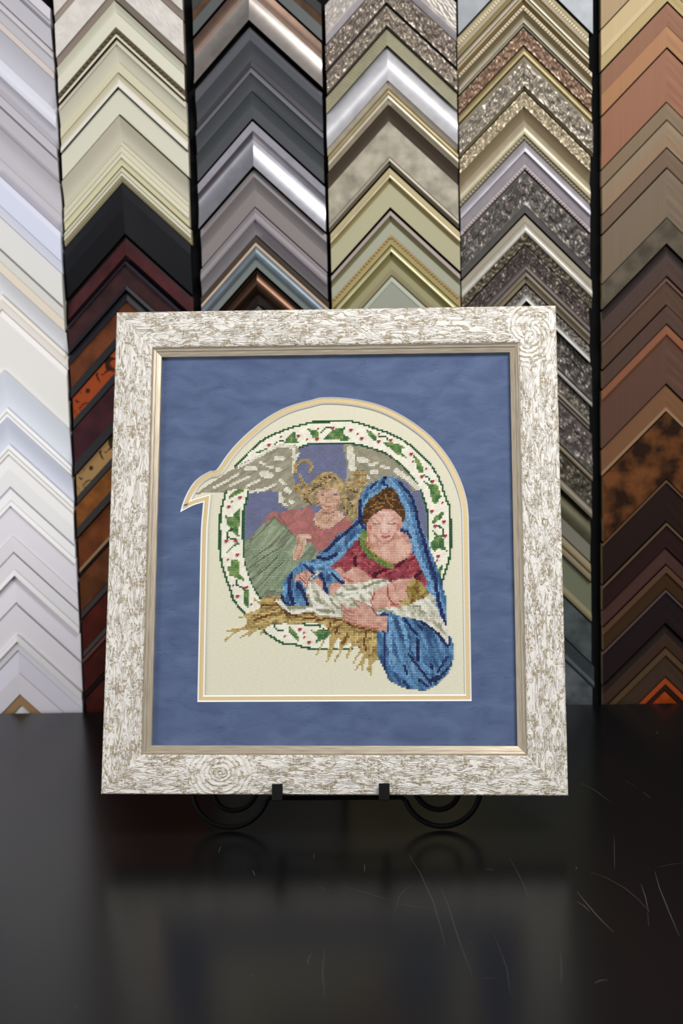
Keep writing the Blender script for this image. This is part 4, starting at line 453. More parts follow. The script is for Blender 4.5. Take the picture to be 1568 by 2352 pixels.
BEAD = [(-59.3,389.4),(-41.1,390.3),(-39.1,390.4),(-40.0,389.0),(-73.6,380.4),(-71.6,380.5),(-72.5,379.1),(-30.4,386.0),(-18.3,398.0),(-20.3,386.6),(-18.3,386.7),(-19.2,385.3),(-105.0,321.4),(-103.0,321.5),(-103.9,320.1),(-112.8,316.6),(-117.2,311.1),(-115.2,311.2),(-116.1,309.8),(-119.3,272.9),(-117.3,273.0),(-118.2,271.6),(-109.2,273.4),(-107.2,273.5),(-108.1,272.1),(-3.1,398.9),(-1.1,399.0),(-2.0,397.6),(17.2,396.4),(19.2,396.5),(18.3,395.1),(25.6,391.6),(29.1,386.7),(31.1,386.8),(30.2,385.4),(47.8,383.1),(49.8,383.2),(48.9,381.8),(49.2,391.4),(61.1,384.3),(63.1,384.4),(62.2,383.0),(83.6,368.6),(85.6,368.7),(84.7,367.3),(86.5,359.9),(100.9,351.6),(95.2,343.2),(97.2,343.3),(96.3,341.9),(106.7,337.7),(108.7,337.8),(107.8,336.4),(118.4,313.5),(105.7,304.4),(107.7,304.5),(106.8,303.1),(118.7,292.7),(120.7,292.8),(119.8,291.4),(109.2,288.0),(111.2,288.1),(110.3,286.7),(119.9,277.1),(121.9,277.2),(121.0,275.8),(112.1,254.7),(114.1,254.8),(113.2,253.4),(111.8,249.9),(-106.9,257.6),(-104.9,257.7),(-105.8,256.3),(-116.1,252.1),(-109.8,223.6),(-98.5,221.0),(-96.5,221.1),(-97.4,219.7),(-94.4,221.9),(-106.0,212.0),(-104.0,212.1),(-104.9,210.7),(-89.8,202.8),(-37.7,175.8),(-35.7,175.9),(-36.6,174.5),(-32.1,171.8),(-31.8,167.0),(-52.9,168.1),(-27.6,161.8),(-25.6,161.9),(-26.5,160.5)]

# ------------------------------------------------------------------ helpers
def lin(h):
    if isinstance(h, str): h = [int(h[i:i+2], 16) for i in (0, 2, 4)]
    return tuple((c/255/12.92 if c/255 <= .04045 else ((c/255+.055)/1.055)**2.4) for c in h)

def tag(o, label=None, cat=None, group=None, kind=None):
    if label: o['label'] = label
    if cat: o['category'] = cat
    if group: o['group'] = group
    if kind: o['kind'] = kind
    return o

def empty(name, mat=None, parent=None):
    o = bpy.data.objects.new(name, None); COL.objects.link(o)
    o.empty_display_size = .02
    if mat is not None: o.matrix_world = mat
    if parent: o.parent = parent
    return o

def obj(name, me, mats=(), parent=None):
    for m in (mats if isinstance(mats, (list, tuple)) else [mats]): me.materials.append(m)
    o = bpy.data.objects.new(name, me); COL.objects.link(o)
    if parent: o.parent = parent
    return o

class MB:
    """collects vertices and faces, then makes one mesh"""
    def __init__(s): s.v = []; s.f = []; s.m = []; s.sm = []
    def add(s, vs, fs, mi=0, smooth=False):
        b = len(s.v); s.v += [tuple(v) for v in vs]
        for f in fs: s.f.append(tuple(b+i for i in f)); s.m.append(mi); s.sm.append(smooth)
    def grid(s, rows, mi=0, smooth=False, flip=False):
        n = len(rows[0]); vs = [p for r in rows for p in r]; fs = []
        for i in range(len(rows)-1):
            for j in range(n-1):
                a = i*n+j; q = (a, a+1, a+n+1, a+n)
                fs.append(q[::-1] if flip else q)
        s.add(vs, fs, mi, smooth)
    def box(s, c, d, mi=0):
        x, y, z = c; a, b, e = d[0]/2, d[1]/2, d[2]/2
        vs = [(x+i*a, y+j*b, z+k*e) for i in (-1, 1) for j in (-1, 1) for k in (-1, 1)]
        s.add(vs, [(0,1,3,2),(4,6,7,5),(0,4,5,1),(2,3,7,6),(0,2,6,4),(1,5,7,3)], mi)
    def mesh(s, name):
        me = bpy.data.meshes.new(name); me.from_pydata(s.v, [], s.f)
        me.polygons.foreach_set('material_index', s.m); me.polygons.foreach_set('use_smooth', s.sm)
        me.update(); return me

def vnoise(x, y, seed=0):
    """smooth value noise on arrays"""
    x = np.asarray(x, float); y = np.asarray(y, float)
    xi = np.floor(x); yi = np.floor(y); fx = x-xi; fy = y-yi
    fx = fx*fx*(3-2*fx); fy = fy*fy*(3-2*fy)
    def h(a, b):
        t = np.sin(a*127.1+b*311.7+seed*74.7)*43758.5453
        return t-np.floor(t)
    return (h(xi, yi)*(1-fx)+h(xi+1, yi)*fx)*(1-fy)+(h(xi, yi+1)*(1-fx)+h(xi+1, yi+1)*fx)*fy

# ------------------------------------------------------------------ materials
class NT:
    def __init__(s, name):
        s.m = bpy.data.materials.new(name); s.m.use_nodes = True
        s.t = s.m.node_tree; s.b = s.t.nodes['Principled BSDF']
    def n(s, typ, **kw):
        nd = s.t.nodes.new(typ)
        for k, v in kw.items():
            if k in nd.inputs: nd.inputs[k].default_value = v
            else: setattr(nd, k, v)
        return nd
    def l(s, a, b): s.t.links.new(a, b)
    def math(s, op, a, b=None, c=None):
        nd = s.t.nodes.new('ShaderNodeMath'); nd.operation = op
        for i, v in enumerate((a, b, c)):
            if v is None: continue
            if isinstance(v, (int, float)): nd.inputs[i].default_value = v
            else: s.l(v, nd.inputs[i])
        return nd.outputs[0]
    def ramp(s, fac, stops, interp='LINEAR'):
        nd = s.t.nodes.new('ShaderNodeValToRGB'); nd.color_ramp.interpolation = interp
        el = nd.color_ramp.elements
        while len(el) < len(stops): el.new(.5)
        for e, (p, c) in zip(el, stops): e.position = p; e.color = (*c, 1) if len(c) == 3 else c
        s.l(fac, nd.inputs[0]); return nd.outputs[0]
    def mapr(s, v, a, b, c=0., d=1.):
        nd = s.t.nodes.new('ShaderNodeMapRange'); nd.clamp = True
        for i, x in enumerate((a, b, c, d)): nd.inputs[i+1].default_value = x
        s.l(v, nd.inputs[0]); return nd.outputs[0]
    def mix(s, f, a, b):
        nd = s.t.nodes.new('ShaderNodeMix'); nd.data_type = 'RGBA'
        if isinstance(f, (int, float)): nd.inputs[0].default_value = f
        else: s.l(f, nd.inputs[0])
        for i, v in ((6, a), (7, b)):
            if isinstance(v, tuple): nd.inputs[i].default_value = (*v[:3], 1)
            else: s.l(v, nd.inputs[i])
        return nd.outputs[2]
    def coord(s, kind='Object', scale=(1, 1, 1), rot=(0, 0, 0)):
        tc = s.t.nodes.new('ShaderNodeTexCoord'); mp = s.t.nodes.new('ShaderNodeMapping')
        mp.inputs['Scale'].default_value = scale; mp.inputs['Rotation'].default_value = rot
        s.l(tc.outputs[kind], mp.inputs[0]); return mp.outputs[0]
    def bump(s, h, strength, dist):
        nd = s.n('ShaderNodeBump'); nd.inputs['Strength'].default_value = strength; nd.inputs['Distance'].default_value = dist
        s.l(h, nd.inputs['Height']); s.l(nd.outputs[0], s.b.inputs['Normal']); return nd
    def set(s, **kw):
        for k, v in kw.items(): s.b.inputs[k.replace('_', ' ')].default_value = v

def simple(name, col, rough=.5, metal=0., spec=.5):
    n = NT(name); n.set(Base_Color=(*col, 1), Roughness=rough, Metallic=metal); n.b.inputs['Specular IOR Level'].default_value = spec
    return n.m

KA = 1.08
_mc = {}
gain = 1.0
def sample_mat(hexc, typ, flags):
    key = (hexc, typ, flags, gain)
    if key in _mc: return _mc[key]
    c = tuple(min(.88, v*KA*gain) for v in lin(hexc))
    nm = {'o': 'plaster', 'q': 'carved', 't': 'rope', 'm': 'mottled', 's': 'splotched', 'w': 'wood', 'M': 'rusty'}.get(typ, 'lacquer')
    n = NT('moulding_'+nm)
    metal = 'm' in flags; gloss = 'g' in flags
    n.set(Base_Color=(*c, 1), Roughness=(.3 if gloss else .30 if typ == 'q' else .42) if metal else .42, Metallic=.9 if gloss else (.45 if metal else 0.))
    n.b.inputs['Specular IOR Level'].default_value = .3 if metal else .16
    if typ in 'mMsw' or typ in 'ot' or metal:
        co = n.coord('Object', (1, 1, 1))
        if typ == 'w':
            mp = n.coord('UV', (12, 160, 1)); nz = n.n('ShaderNodeTexNoise', Scale=1., Detail=4.); n.l(mp, nz.inputs['Vector'])
            v = n.mapr(nz.outputs[0], .3, .7, .82, 1.15)
        elif typ == 'M':
            nz = n.n('ShaderNodeTexNoise', Scale=38., Detail=3.); n.l(co, nz.inputs['Vector']); v = n.mapr(nz.outputs[0], .38, .66, .25, 2.0)
        elif typ == 'm':
            nz = n.n('ShaderNodeTexNoise', Scale=45., Detail=3.); n.l(co, nz.inputs['Vector']); v = n.mapr(nz.outputs[0], .3, .7, .62, 1.35)
        elif typ == 's':
            nz = n.n('ShaderNodeTexNoise', Scale=50., Detail=5., Distortion=1.5); n.l(co, nz.inputs['Vector']); v = n.mapr(nz.outputs[0], .40, .46, .08, 1.0)
        else:
            nz = n.n('ShaderNodeTexNoise', Scale=70., Detail=4.); n.l(co, nz.inputs['Vector']); v = n.mapr(nz.outputs[0], .3, .7, .9, 1.08)
        hs = n.n('ShaderNodeVectorMath', operation='SCALE'); hs.inputs[0].default_value = c; n.l(v, hs.inputs['Scale'])
        n.l(hs.outputs[0], n.b.inputs['Base Color'])
    _mc[key] = n.m; return n.m

# ------------------------------------------------------------------ camera
cam = bpy.data.cameras.new('camera'); camo = bpy.data.objects.new('camera', cam); COL.objects.link(camo)
cam.sensor_fit = 'VERTICAL'; cam.sensor_height = 36.; cam.lens = 36.*FPX/2352.
r_, u_, f_ = [Vector(v) for v in CAMAX]
camo.matrix_world = Matrix(((r_.x, u_.x, -f_.x, 0), (r_.y, u_.y, -f_.y, 0), (r_.z, u_.z, -f_.z, CAMH), (0, 0, 0, 1)))
cam.dof.use_dof = True; cam.dof.focus_distance = 1.53; cam.dof.aperture_fstop = 6.4
cam.clip_start = .05
scene.camera = camo

# ------------------------------------------------------------------ display wall
W0 = Vector((0, WALLY, 0)); wyaw = WALLYAW
MW = Matrix.Translation(W0) @ Matrix.Rotation(wyaw, 4, 'Z')   # local x along wall, local -y towards the room
black_felt = simple('black_felt', (.006, .006, .007), .9, 0, .1)
mb = MB(); mb.box((0, .036, .55), (2.6, .02, 1.9)); wb = obj('wall_back', mb.mesh('wall_back'), black_felt); wb.matrix_world = MW; tag(wb, kind='structure')
floor_m = NT('floor_tiles'); br = floor_m.n('ShaderNodeTexBrick', Scale=2.); br.inputs['Color1'].default_value = (.2, .19, .18, 1); br.inputs['Color2'].default_value = (.23, .22, .2, 1); br.inputs['Mortar'].default_value = (.1, .1, .1, 1); br.inputs['Mortar Size'].default_value = .01
br.offset = 0; br.inputs['Brick Width'].default_value = .9; br.inputs['Row Height'].default_value = .9
floor_m.l(floor_m.coord('Object'), br.inputs['Vector']); floor_m.l(br.outputs[0], floor_m.b.inputs['Base Color'])
mb = MB(); mb.box((0, 0, -.91), (5, 6, .02)); fl = obj('floor', mb.mesh('floor'), floor_m.m); tag(fl, kind='structure')

XC = {1: -.477, 2: -.2965, 3: -.1115, 4: .078, 5: .2655, 6: .4615}
BND = {1: (-.590, -.3865), 2: (-.3815, -.2035), 3: (-.1900, -.0125), 4: (-.0075, .1735), 5: (.1750, .3570), 6: (.3720, .5600)}
KS = {1: (1.0, .97), 2: (1.04, .95), 3: (1.06, .94), 4: (1.05, .945), 5: (1.0, 1.0), 6: (1.0, 1.0)}
ORD = {1: 'leftmost', 2: 'second', 3: 'third', 4: 'fourth', 5: 'fifth', 6: 'rightmost'}

def bead_ball(mb, c, r, mi=0):
    vs = [(c[0], c[1]-r, c[2])]; n = 6
    for k, ph in enumerate((.5, 1.1, 1.57)):
        for i in range(n):
            a = 2*math.pi*i/n+k*.5
            vs.append((c[0]+r*math.sin(ph)*math.cos(a), c[1]-r*math.cos(ph), c[2]+r*math.sin(ph)*math.sin(a)))
    fs = [(0, 1+(i+1) % n, 1+i) for i in range(n)]
    for k in range(2):
        for i in range(n):
            a = 1+k*n+i; b = 1+k*n+(i+1) % n
            fs.append((a, b, b+n, a+n))
    mb.add(vs, fs, mi, True)

def make_sample(col, nick, label, z0, z1, segs, tanend):
    xc = XC[col]; xl, xr = BND[col]; kl, kr = KS[col]
    xl += random.uniform(-.0012, .0012); xr += random.uniform(-.004, .003) if col == 5 else random.uniform(-.0012, .0012)
    hl, hr = xc-xl, xr-xc
    off = -.009 + random.uniform(-.004, .004)            # each sample is a little thicker or thinner
    if col > 1: z1 += .0011
    H = z0-z1; tot = sum(s[1] for s in segs)
    body = MB(); mats = []; kids = {}
    T = 0.; prof = []
    def mslot(lst, m):
        if m not in lst: lst.append(m)
        return lst.index(m)
    for (ty, fr, h0, h1, colr, fl, part) in segs:
        fr /= tot; m = sample_mat(colr, ty, fl)
        if part:
            if part not in kids: kids[part] = [MB(), []]
            tgt, ml = kids[part]
        else: tgt, ml = body, mats
        mi = mslot(ml, m)
        h0, h1 = h0*.001, h1*.001
        nrow = {'f': 2, 'm': 2, 's': 2, 'w': 2, 'M': 2, 'g': 2, 'b': 2, 'c': 9, 'r': 9, 'k': 9}.get(ty, max(6, int(fr*H/.0009)))
        disp = ty in 'oqt'
        sg = []
        for i in range(nrow):
            a = i/(nrow-1)
            if ty == 'c': h = h0+(h1-h0)*math.sin(a*math.pi/2)
            elif ty == 'k': h = h0+(h1-h0)*(1-math.cos(a*math.pi/2))
            elif ty == 'r': h = h0+(h1-h0)*a + .28*fr*H*math.sin(a*math.pi)*.7
            else: h = h0+(h1-h0)*a
            sg.append((T+fr*a, h))
        prof += sg
        for side, hw, k in ((-1, hl, kl), (1, hr, kr)):
            nc = max(10, int(hw*1.4/.0011)) if disp else 2
            rows = []
            us = np.linspace(0, hw, nc)
            for (t, h) in sg:
                zz = z0-H*t-k*us; yy = np.full(nc, -(h+off))
                if disp:
                    v = H*t*.72; al = us*1.4
                    edge = min(1., (t-T)/fr*4, (T+fr-t)/fr*4) if fr > 0 else 1
                    if ty == 'o':
                        d = (vnoise(al/.006, v/.0018+side*9, nick_seed)-.5)*.9+(vnoise(al/.002, v/.001, nick_seed+3)-.5)*.5; amp = .0011
                    elif ty == 't':
                        d = np.sin((al/.0042+v/.0035)*2*math.pi)*.5; amp = .0012
                    else:
                        w = fr*H*.72; q = al/(w*1.1)
                        leaf = np.sin(q*2*math.pi+2.2*np.sin((v/w)*5+q*3))*np.cos((v/w)*7+1.3*np.sin(q*2*math.pi))
                        kn = vnoise(al/.004, v/.004+side*5, nick_seed); kn = np.clip((kn-.55)*3.2, 0, 1)
                        d = leaf*.55+kn*.8+(vnoise(al/.0022, v/.0022, nick_seed+1)-.5)*.5-.2; amp = .0031
                    yy = yy - d*amp*edge
                rows.append([(xc+side*u, y, z) for u, y, z in zip(us, yy, zz)])
            tgt.grid(rows, mi, smooth=(ty in 'crkqto'), flip=(side < 0))
            if ty == 'b':
                r = fr*H*.72*.5; n = int(hw*1.41/(2.15*r)); tm = T+fr/2
                for i in range(n):
                    u = (i+.6)*2.15*r/1.41
                    bead_ball(tgt, (xc+side*u, -(h0+off)+r*.15, z0-H*tm-k*u), r*.98, mi)
        T += fr
    # ends, top and underside down to the board
    endm = mslot(mats, sample_mat('a08c6c', 'f', '') if tanend else sample_mat(segs[len(segs)//2][4], 'f', ''))
    sidem = mslot(mats, sample_mat('16130f' if col != 1 else '807e80', 'f', '')); topm = mslot(mats, sample_mat('1c1814' if col > 2 else segs[0][4], 'f', ''))
    yb = .026
    for side, hw, k in ((-1, hl, kl), (1, hr, kr)):
        x = xc+side*hw
        ring = [(x, -(h+off), z0-H*t-k*hw) for t, h in prof]+[(x, yb, z1-k*hw), (x, yb, z0-k*hw)]
        cl = [ring[0]]
        for p in ring[1:]:
            if (Vector(p)-Vector(cl[-1])).length > 1e-6: cl.append(p)
        body.add(cl, [tuple(range(len(cl)))[::side]], endm)
        for t, h, mi2, fl2 in ((0, prof[0][1], topm, 1), (1, prof[-1][1], sidem, -1)):
            z = z0-H*t; q = [(xc, -(h+off), z), (x, -(h+off), z-k*hw), (x, yb, z-k*hw), (xc, yb, z)]
            body.add(q, [(0, 1, 2, 3) if side*fl2 > 0 else (3, 2, 1, 0)], mi2)
    base = Vector((xc, .026, z0))
    def shift(mbx): mbx.v = [(a-base.x, b-base.y, c-base.z) for a, b, c in mbx.v]
    shift(body)
    o = obj('moulding_sample', body.mesh('moulding_sample'), mats)
    o.matrix_world = MW @ Matrix.Translation(base)
    tag(o, label, 'moulding sample', 'chevron corner samples in the %s column' % ORD[col])
    uvs(o.data)
    for nm, (mk, ml) in kids.items():
        shift(mk); c = obj(nm, mk.mesh(nm), ml, o); uvs(c.data)
    return o

def uvs(me):
    """u runs along the 45 degree arm, v across it"""
    uv = me.uv_layers.new(name='UVMap')
    co = np.empty(len(me.vertices)*3, 'f'); me.vertices.foreach_get('co', co); co = co.reshape(-1, 3)
    li = np.empty(len(me.loops), 'i'); me.loops.foreach_get('vertex_index', li)
    x, z = co[li, 0], co[li, 2]; s = np.abs(x)
    out = np.stack([(s-z)*.707, (s+z)*.707+np.where(x < 0, 3., 0)], 1).astype('f')
    uv.data.foreach_set('uv', out.ravel())

nick_seed = 0
last = {}
for (col, nick, look, z0, z1, segs) in SAMPLES:
    nick_seed += 1
    if col in last: lab = '%s sample under the %s one, %s column' % (look, last[col], ORD[col])
    else: lab = '%s corner sample, topmost of the %s column' % (look, ORD[col])
    if len(lab.split()) > 16: print('LONG LABEL', lab)
    last[col] = nick
    sg = []
    for s in segs.split(';'):
        part = None
        if '=' in s: s, part = s.split('=')
        a, b, c, d = s.split()
        sg.append((a[0], float(a[1:]), float(b), float(c), d[:6], d[6:], part))
    gain = 1.0+.42*min(1., max(0., (.78-z0)/.4)) if col == 1 else 1.0     # lower mouldings here whiter, their colour also lifted to offset weaker light
    make_sample(col, nick, lab, z0, z1, sg, col == 6)

# ------------------------------------------------------------------ table
tm = NT('black_laminate'); tm.set(Base_Color=(.004,.004,.0045, 1), Roughness=.24); tm.b.inputs['Specular IOR Level'].default_value = .15
nz = tm.n('ShaderNodeTexNoise', Scale=600., Detail=2.); tm.l(tm.coord('Object'), nz.inputs['Vector']); tm.bump(nz.outputs[0], .04, .0004)
tex_ = Matrix.Translation(Vector((0, WALLY, 0))) @ Matrix.Rotation(wyaw, 4, 'Z')
tab = empty('display_table', tex_ @ Matrix.Translation(Vector((0, -.86, -.9))))
tag(tab, 'black satin table with fine scratches holding the framed picture', 'table')
def tloc(mb): mb.v = [(x, y+.86, z+.9) for x, y, z in mb.v]
mb = MB(); mb.box((0, -.985, -.015), (2.6, 1.93, .03)); tloc(mb); top = obj('tabletop', mb.mesh('tabletop'), tm.m, tab)
bv = top.modifiers.new('bevel', 'BEVEL'); bv.width = .003; bv.segments = 2
mb = MB(); mb.box((0, -.985, -.08), (2.4, 1.7, .1)); tloc(mb); obj('apron', mb.mesh('apron'), tm.m, tab)
for sx in (-1, 1):
    for sy in (-1, 1):
        mb = MB(); mb.box((sx*1.15, -.985+sy*.8, -.465), (.08, .08, .87)); tloc(mb); obj('leg', mb.mesh('leg'), tm.m, tab)
# scratches: hair-thin scuffs
sm = simple('scratch', (.16, .15, .14), .5, 0, .3)
def scratch(pl, w=.0003):
    mb = MB(); pl = [Vector((p[0], p[1], .0003)) for p in pl]
    # smooth resample
    rows = []
    for i, p in enumerate(pl):
        d = (pl[min(i+1, len(pl)-1)]-pl[max(i-1, 0)]).normalized(); n = Vector((-d.y, d.x, 0))
        ww = w*(.25+.75*math.sin(math.pi*(i+.3)/(len(pl)-.4)))
        rows.append([p+n*ww/2, p-n*ww/2])
    mb.grid([[tuple(a), tuple(b)] for a, b in rows], flip=True)
    return mb
inv = (tex_ @ Matrix.Translation(Vector((0, -.86, -.9)))).inverted()
allm = MB()
for (w, pl) in SCR:
    mb = scratch(pl, w*.00028)
    mb.v = [tuple(inv @ Vector(v)) for v in mb.v]
    allm.add(mb.v, mb.f)
allm_o = obj('scratches', allm.mesh('scratches'), sm, tab); tag(allm_o, 'fine pale scratches', kind='stuff')

# ------------------------------------------------------------------ framed picture
ex, ey, nn = [Vector(v) for v in FRAX]     # right, up, towards the viewer
FO = Vector(FRB)
MF = Matrix(((ex.x, ey.x, nn.x, FO.x), (ex.y, ey.y, nn.y, FO.y), (ex.z, ey.z, nn.z, FO.z), (0, 0, 0, 1)))
pic = empty('framed_picture', MF)
tag(pic, 'cream distressed square frame with cross-stitched mother and infant in blue mat, on black easel', 'framed picture')
HW, FH = .245, FRH
# distressed plaster material
def plaster(name, knots):
    n = NT(name)
    uvc = n.t.nodes.new('ShaderNodeTexCoord').outputs['UV']      # UV in millimetres/100
    def noise(sx, sy, detail=4., dist=0., seed=0., rough=.5):
        mp = n.n('ShaderNodeMapping'); mp.inputs['Scale'].default_value = (sx, sy, 1); mp.inputs['Location'].default_value = (seed, seed*.7, 0)
        n.l(uvc, mp.inputs[0]); t = n.n('ShaderNodeTexNoise', Scale=1., Detail=detail, Distortion=dist, Roughness=rough); n.l(mp.outputs[0], t.inputs['Vector']); return t.outputs[0]
    sep = n.n('ShaderNodeSeparateXYZ'); n.l(uvc, sep.inputs[0]); U, V = sep.outputs[0], sep.outputs[1]
    warp = noise(6, 9, 4, .5, 3.)
    # curly raised strokes of plaster along the grain
    a = noise(3.0, 13, 2.0, 1.8, 1., .5)
    con = n.math('PINGPONG', n.math('MULTIPLY', a, 9.), 1.)
    for (ku, kv, kr) in knots:                                         # rings round a knot
        du = n.math('MULTIPLY', n.math('SUBTRACT', U, ku), .85); dv = n.math('SUBTRACT', V, kv)
        r = n.math('SQRT', n.math('ADD', n.math('MULTIPLY', du, du), n.math('MULTIPLY', dv, dv)))
        rr = n.math('ADD', r, n.math('MULTIPLY', warp, .07))
        rg = n.math('PINGPONG', n.math('MULTIPLY', rr, 44.), 1.)
        con = n.mix(n.mapr(r, kr, kr*.7, 0., .82), con, rg)
    blot = noise(8, 15, 3, .8, 7.); fine = noise(55, 80, 3, .4, 2.); mid = noise(22, 34, 3, .8, 4.)
    sm_ = n.t.nodes.new('ShaderNodeMapRange'); sm_.interpolation_type = 'SMOOTHSTEP'; sm_.inputs[1].default_value = .05; sm_.inputs[2].default_value = .7
    n.l(con, sm_.inputs[0]); ridge = sm_.outputs[0]
    open_ = n.mapr(blot, .46, .58)                                     # where the strokes part and the brown ground shows
    lowv = n.math('SUBTRACT', 1., ridge)
    groove = n.math('MULTIPLY', n.mapr(lowv, .50, .80), n.math('ADD', .12, n.math('MULTIPLY', open_, .88)))
    # crosshatched saw marks in the open patches
    saw = n.mapr(noise(70, 6, 2, .3, 5.), .46, .56); saw2 = n.mapr(noise(7, 90, 2, .3, 9.), .46, .56)
    hatch = n.math('MULTIPLY', n.math('MAXIMUM', saw, saw2), n.math('MULTIPLY', n.mapr(noise(6, 11, 3, .6, 21.), .48, .55), n.mapr(mid, .42, .52)))
    brown = n.math('MAXIMUM', n.math('MULTIPLY', groove, .85), n.math('MULTIPLY', hatch, .88))
    brown = n.math('MULTIPLY', brown, n.mapr(fine, .34, .52, .45, 1.))
    hgt = n.math('ADD', n.math('MULTIPLY', ridge, .62), n.math('ADD', n.math('MULTIPLY', mid, .35), n.math('MULTIPLY', fine, .14)))
    hgt = n.math('SUBTRACT', hgt, n.math('MULTIPLY', hatch, .22))
    edge = n.math('MAXIMUM', n.mapr(V, .016, .0), n.mapr(V, .402, .417)); brown = n.math('MAXIMUM', brown, n.math('MULTIPLY', edge, n.mapr(mid, .35, .6)))
    c = n.mix(brown, lin('e2dfd8'), lin('907c54'))
    n.l(c, n.b.inputs['Base Color']); n.set(Roughness=.55); n.b.inputs['Specular IOR Level'].default_value = .35
    n.bump(hgt, .85, .0015)
    return n.m
ledge = NT('champagne_leaf'); uvn = ledge.n('ShaderNodeTexNoise', Scale=1., Detail=3.)
ledge.l(ledge.coord('UV', (4, 160, 1)), uvn.inputs['Vector'])
ledge.l(ledge.mix(ledge.mapr(uvn.outputs[0], .3, .7), lin('948672'), lin('c2b8a4')), ledge.b.inputs['Base Color'])
ledge.set(Roughness=.38, Metallic=.35)
brass = simple('raw_wood_edge', lin('8c7858'), .6)

# profile of the big rail: (distance in from outside mm, height mm)
PR = [(0, -30), (0, -1.2), (.9, 0), (8, .6), (20, .8), (33, .3), (39.5, -.6), (41.2, -1.6), (41.5, -4.5)]
PL = [(41.0, -2.6), (42.2, -2.2), (42.9, -3.2), (43.6, -3.4), (45.4, -4.0), (46.0, -4.9), (48.2, -5.6), (50.0, -6.3), (50.9, -6.6), (51.2, -7.4), (51.2, -11.5)]
def rail(name, prof, mats, side, smooth=True, seg=1):
    """side: 0 bottom, 1 right, 2 top, 3 left; mitred ends"""
    L = (2*HW if side in (0, 2) else FH)
    pts = []
    mb = MB(); uvl = []
    for (d, h) in prof:
        d *= .001; h *= .001; row = []
        for k in (0, 1):
            s = d if k == 0 else L-d
            if side == 0: p = (-HW+s, d, h)
            elif side == 1: p = (HW-d, s, h)
            elif side == 2: p = (HW-s, FH-d, h)
            else: p = (-HW+d, FH-s, h)
            row.append(p); uvl.append((s*10+side*7.3, d*10))
        pts.append(row)
    mb.grid(pts, 0, False, flip=True)
    me = mb.mesh(name)
    uv = me.uv_layers.new(name='UVMap')
    for lp in me.loops: uv.data[lp.index].uv = uvl[lp.vertex_index]
    o = obj(name, me, mats, pic)
    return o
KN = {0: [(1.23, .17, .30)], 1: [], 2: [(7.3*2+.28, .10, .26)], 3: [], }
for side in (0, 1, 2, 3):
    kn = {0: [(1.27, .235, .36)], 1: [(7.3+4.95, .30, .33)], 2: [(14.6+.22, .22, .34)], 3: []}[side]
    pm = plaster('distressed_plaster_%d' % side, kn)
    rail('frame_rail', PR, pm, side)
    rail('fillet_rail', PL, ledge.m, side)
# back board
mb = MB(); mb.box((0, FH/2, -.029), (2*HW-.012, FH-.012, .002)); obj('backing_board', mb.mesh('backing_board'), simple('kraft_board', (.3, .22, .14), .8), pic)

def offset_poly(P, d):
    """inwards offset with mitres; P counter-clockwise or clockwise list of (x,y) mm"""
    n = len(P); A = sum(P[i][0]*P[(i+1) % n][1]-P[(i+1) % n][0]*P[i][1] for i in range(n)); s = 1 if A > 0 else -1
    out = []
    for i in range(n):
        p0, p1, p2 = Vector(P[i-1]), Vector(P[i]), Vector(P[(i+1) % n])
        a = (p1-p0).normalized(); b = (p2-p1).normalized()
        na = Vector((-a.y, a.x))*s; nb = Vector((-b.y, b.x))*s
        m = na+nb; m = m/max(.22, m.length_squared/2)*1.
        out.append(tuple(p1+m*d))
    return out
def round_poly(P, sharp):
    """one Catmull-Rom pass over the dense arcs, keeping sharp corners"""
    out = []; n = len(P)
    for i in range(n):
        p0, p1, p2, p3 = [Vector(P[(i+k) % n]) for k in (-1, 0, 1, 2)]
        out.append(tuple(p1))
        if (p2-p1).length > 40: continue
        if i in sharp: p0 = p1*2-p2
        if (i+1) % n in sharp: p3 = p2*2-p1
        for k in (1, 2, 3):
            t = k/4.; q = .5*((2*p1)+(p2-p0)*t+(2*p0-5*p1+4*p2-p3)*t*t+(3*p1-p0-3*p2+p3)*t*t*t); out.append(tuple(q))
    return out
def plate(name, mat, outer, hole, z, parent, th=.0013):
    """mount board with an opening, top face at z (m)"""
    polys = [[Vector((x, y, 0)) for x, y in outer], [Vector((x, y, 0)) for x, y in hole]]
    vs = [p for q in polys for p in q]; tris = tessellate_polygon(polys)
    mb = MB(); V3 = [(v.x*.001, v.y*.001, z) for v in vs]
    fs = []
    for t in tris:
        a, b, c = [Vector(V3[i]) for i in t]
        fs.append(t if (b-a).cross(c-a).z > 0 else t[::-1])
    mb.add(V3, fs); return obj(name, mb.mesh(name), mat, parent)
def bevel_strip(name, mat, hole, inner, z0, z1, parent):
    n = len(hole); vs = [(x*.001, y*.001, z0) for x, y in hole]+[(x*.001, y*.001, z1) for x, y in inner]
    fs = [(i, (i+1) % n, n+(i+1) % n, n+i) for i in range(n)]
    mb = MB(); mb.add(vs, fs); return obj(name, mb.mesh(name), mat, parent)

suede = NT('blue_suede'); nz1 = suede.n('ShaderNodeTexNoise', Scale=1., Detail=5., Distortion=.6); suede.l(suede.coord('Object', (28, 60, 1)), nz1.inputs['Vector'])
nz2 = suede.n('ShaderNodeTexNoise', Scale=1., Detail=2., Distortion=1.2); suede.l(suede.coord('Object', (70, 330, 1)), nz2.inputs['Vector'])
cr = suede.mapr(nz2.outputs[0], .64, .72)
suede.l(suede.mix(suede.math('MULTIPLY', cr, .28), suede.mix(suede.mapr(nz1.outputs[0], .3, .7), lin('4a5878'), lin('5a6a8a')), lin('34426e')), suede.b.inputs['Base Color'])
suede.set(Roughness=.85); suede.b.inputs['Specular IOR Level'].default_value = .15
suede.b.inputs['Sheen Weight'].default_value = .25; suede.b.inputs['Sheen Roughness'].default_value = .5; suede.b.inputs['Sheen Tint'].default_value = (.5, .62, 1., 1)
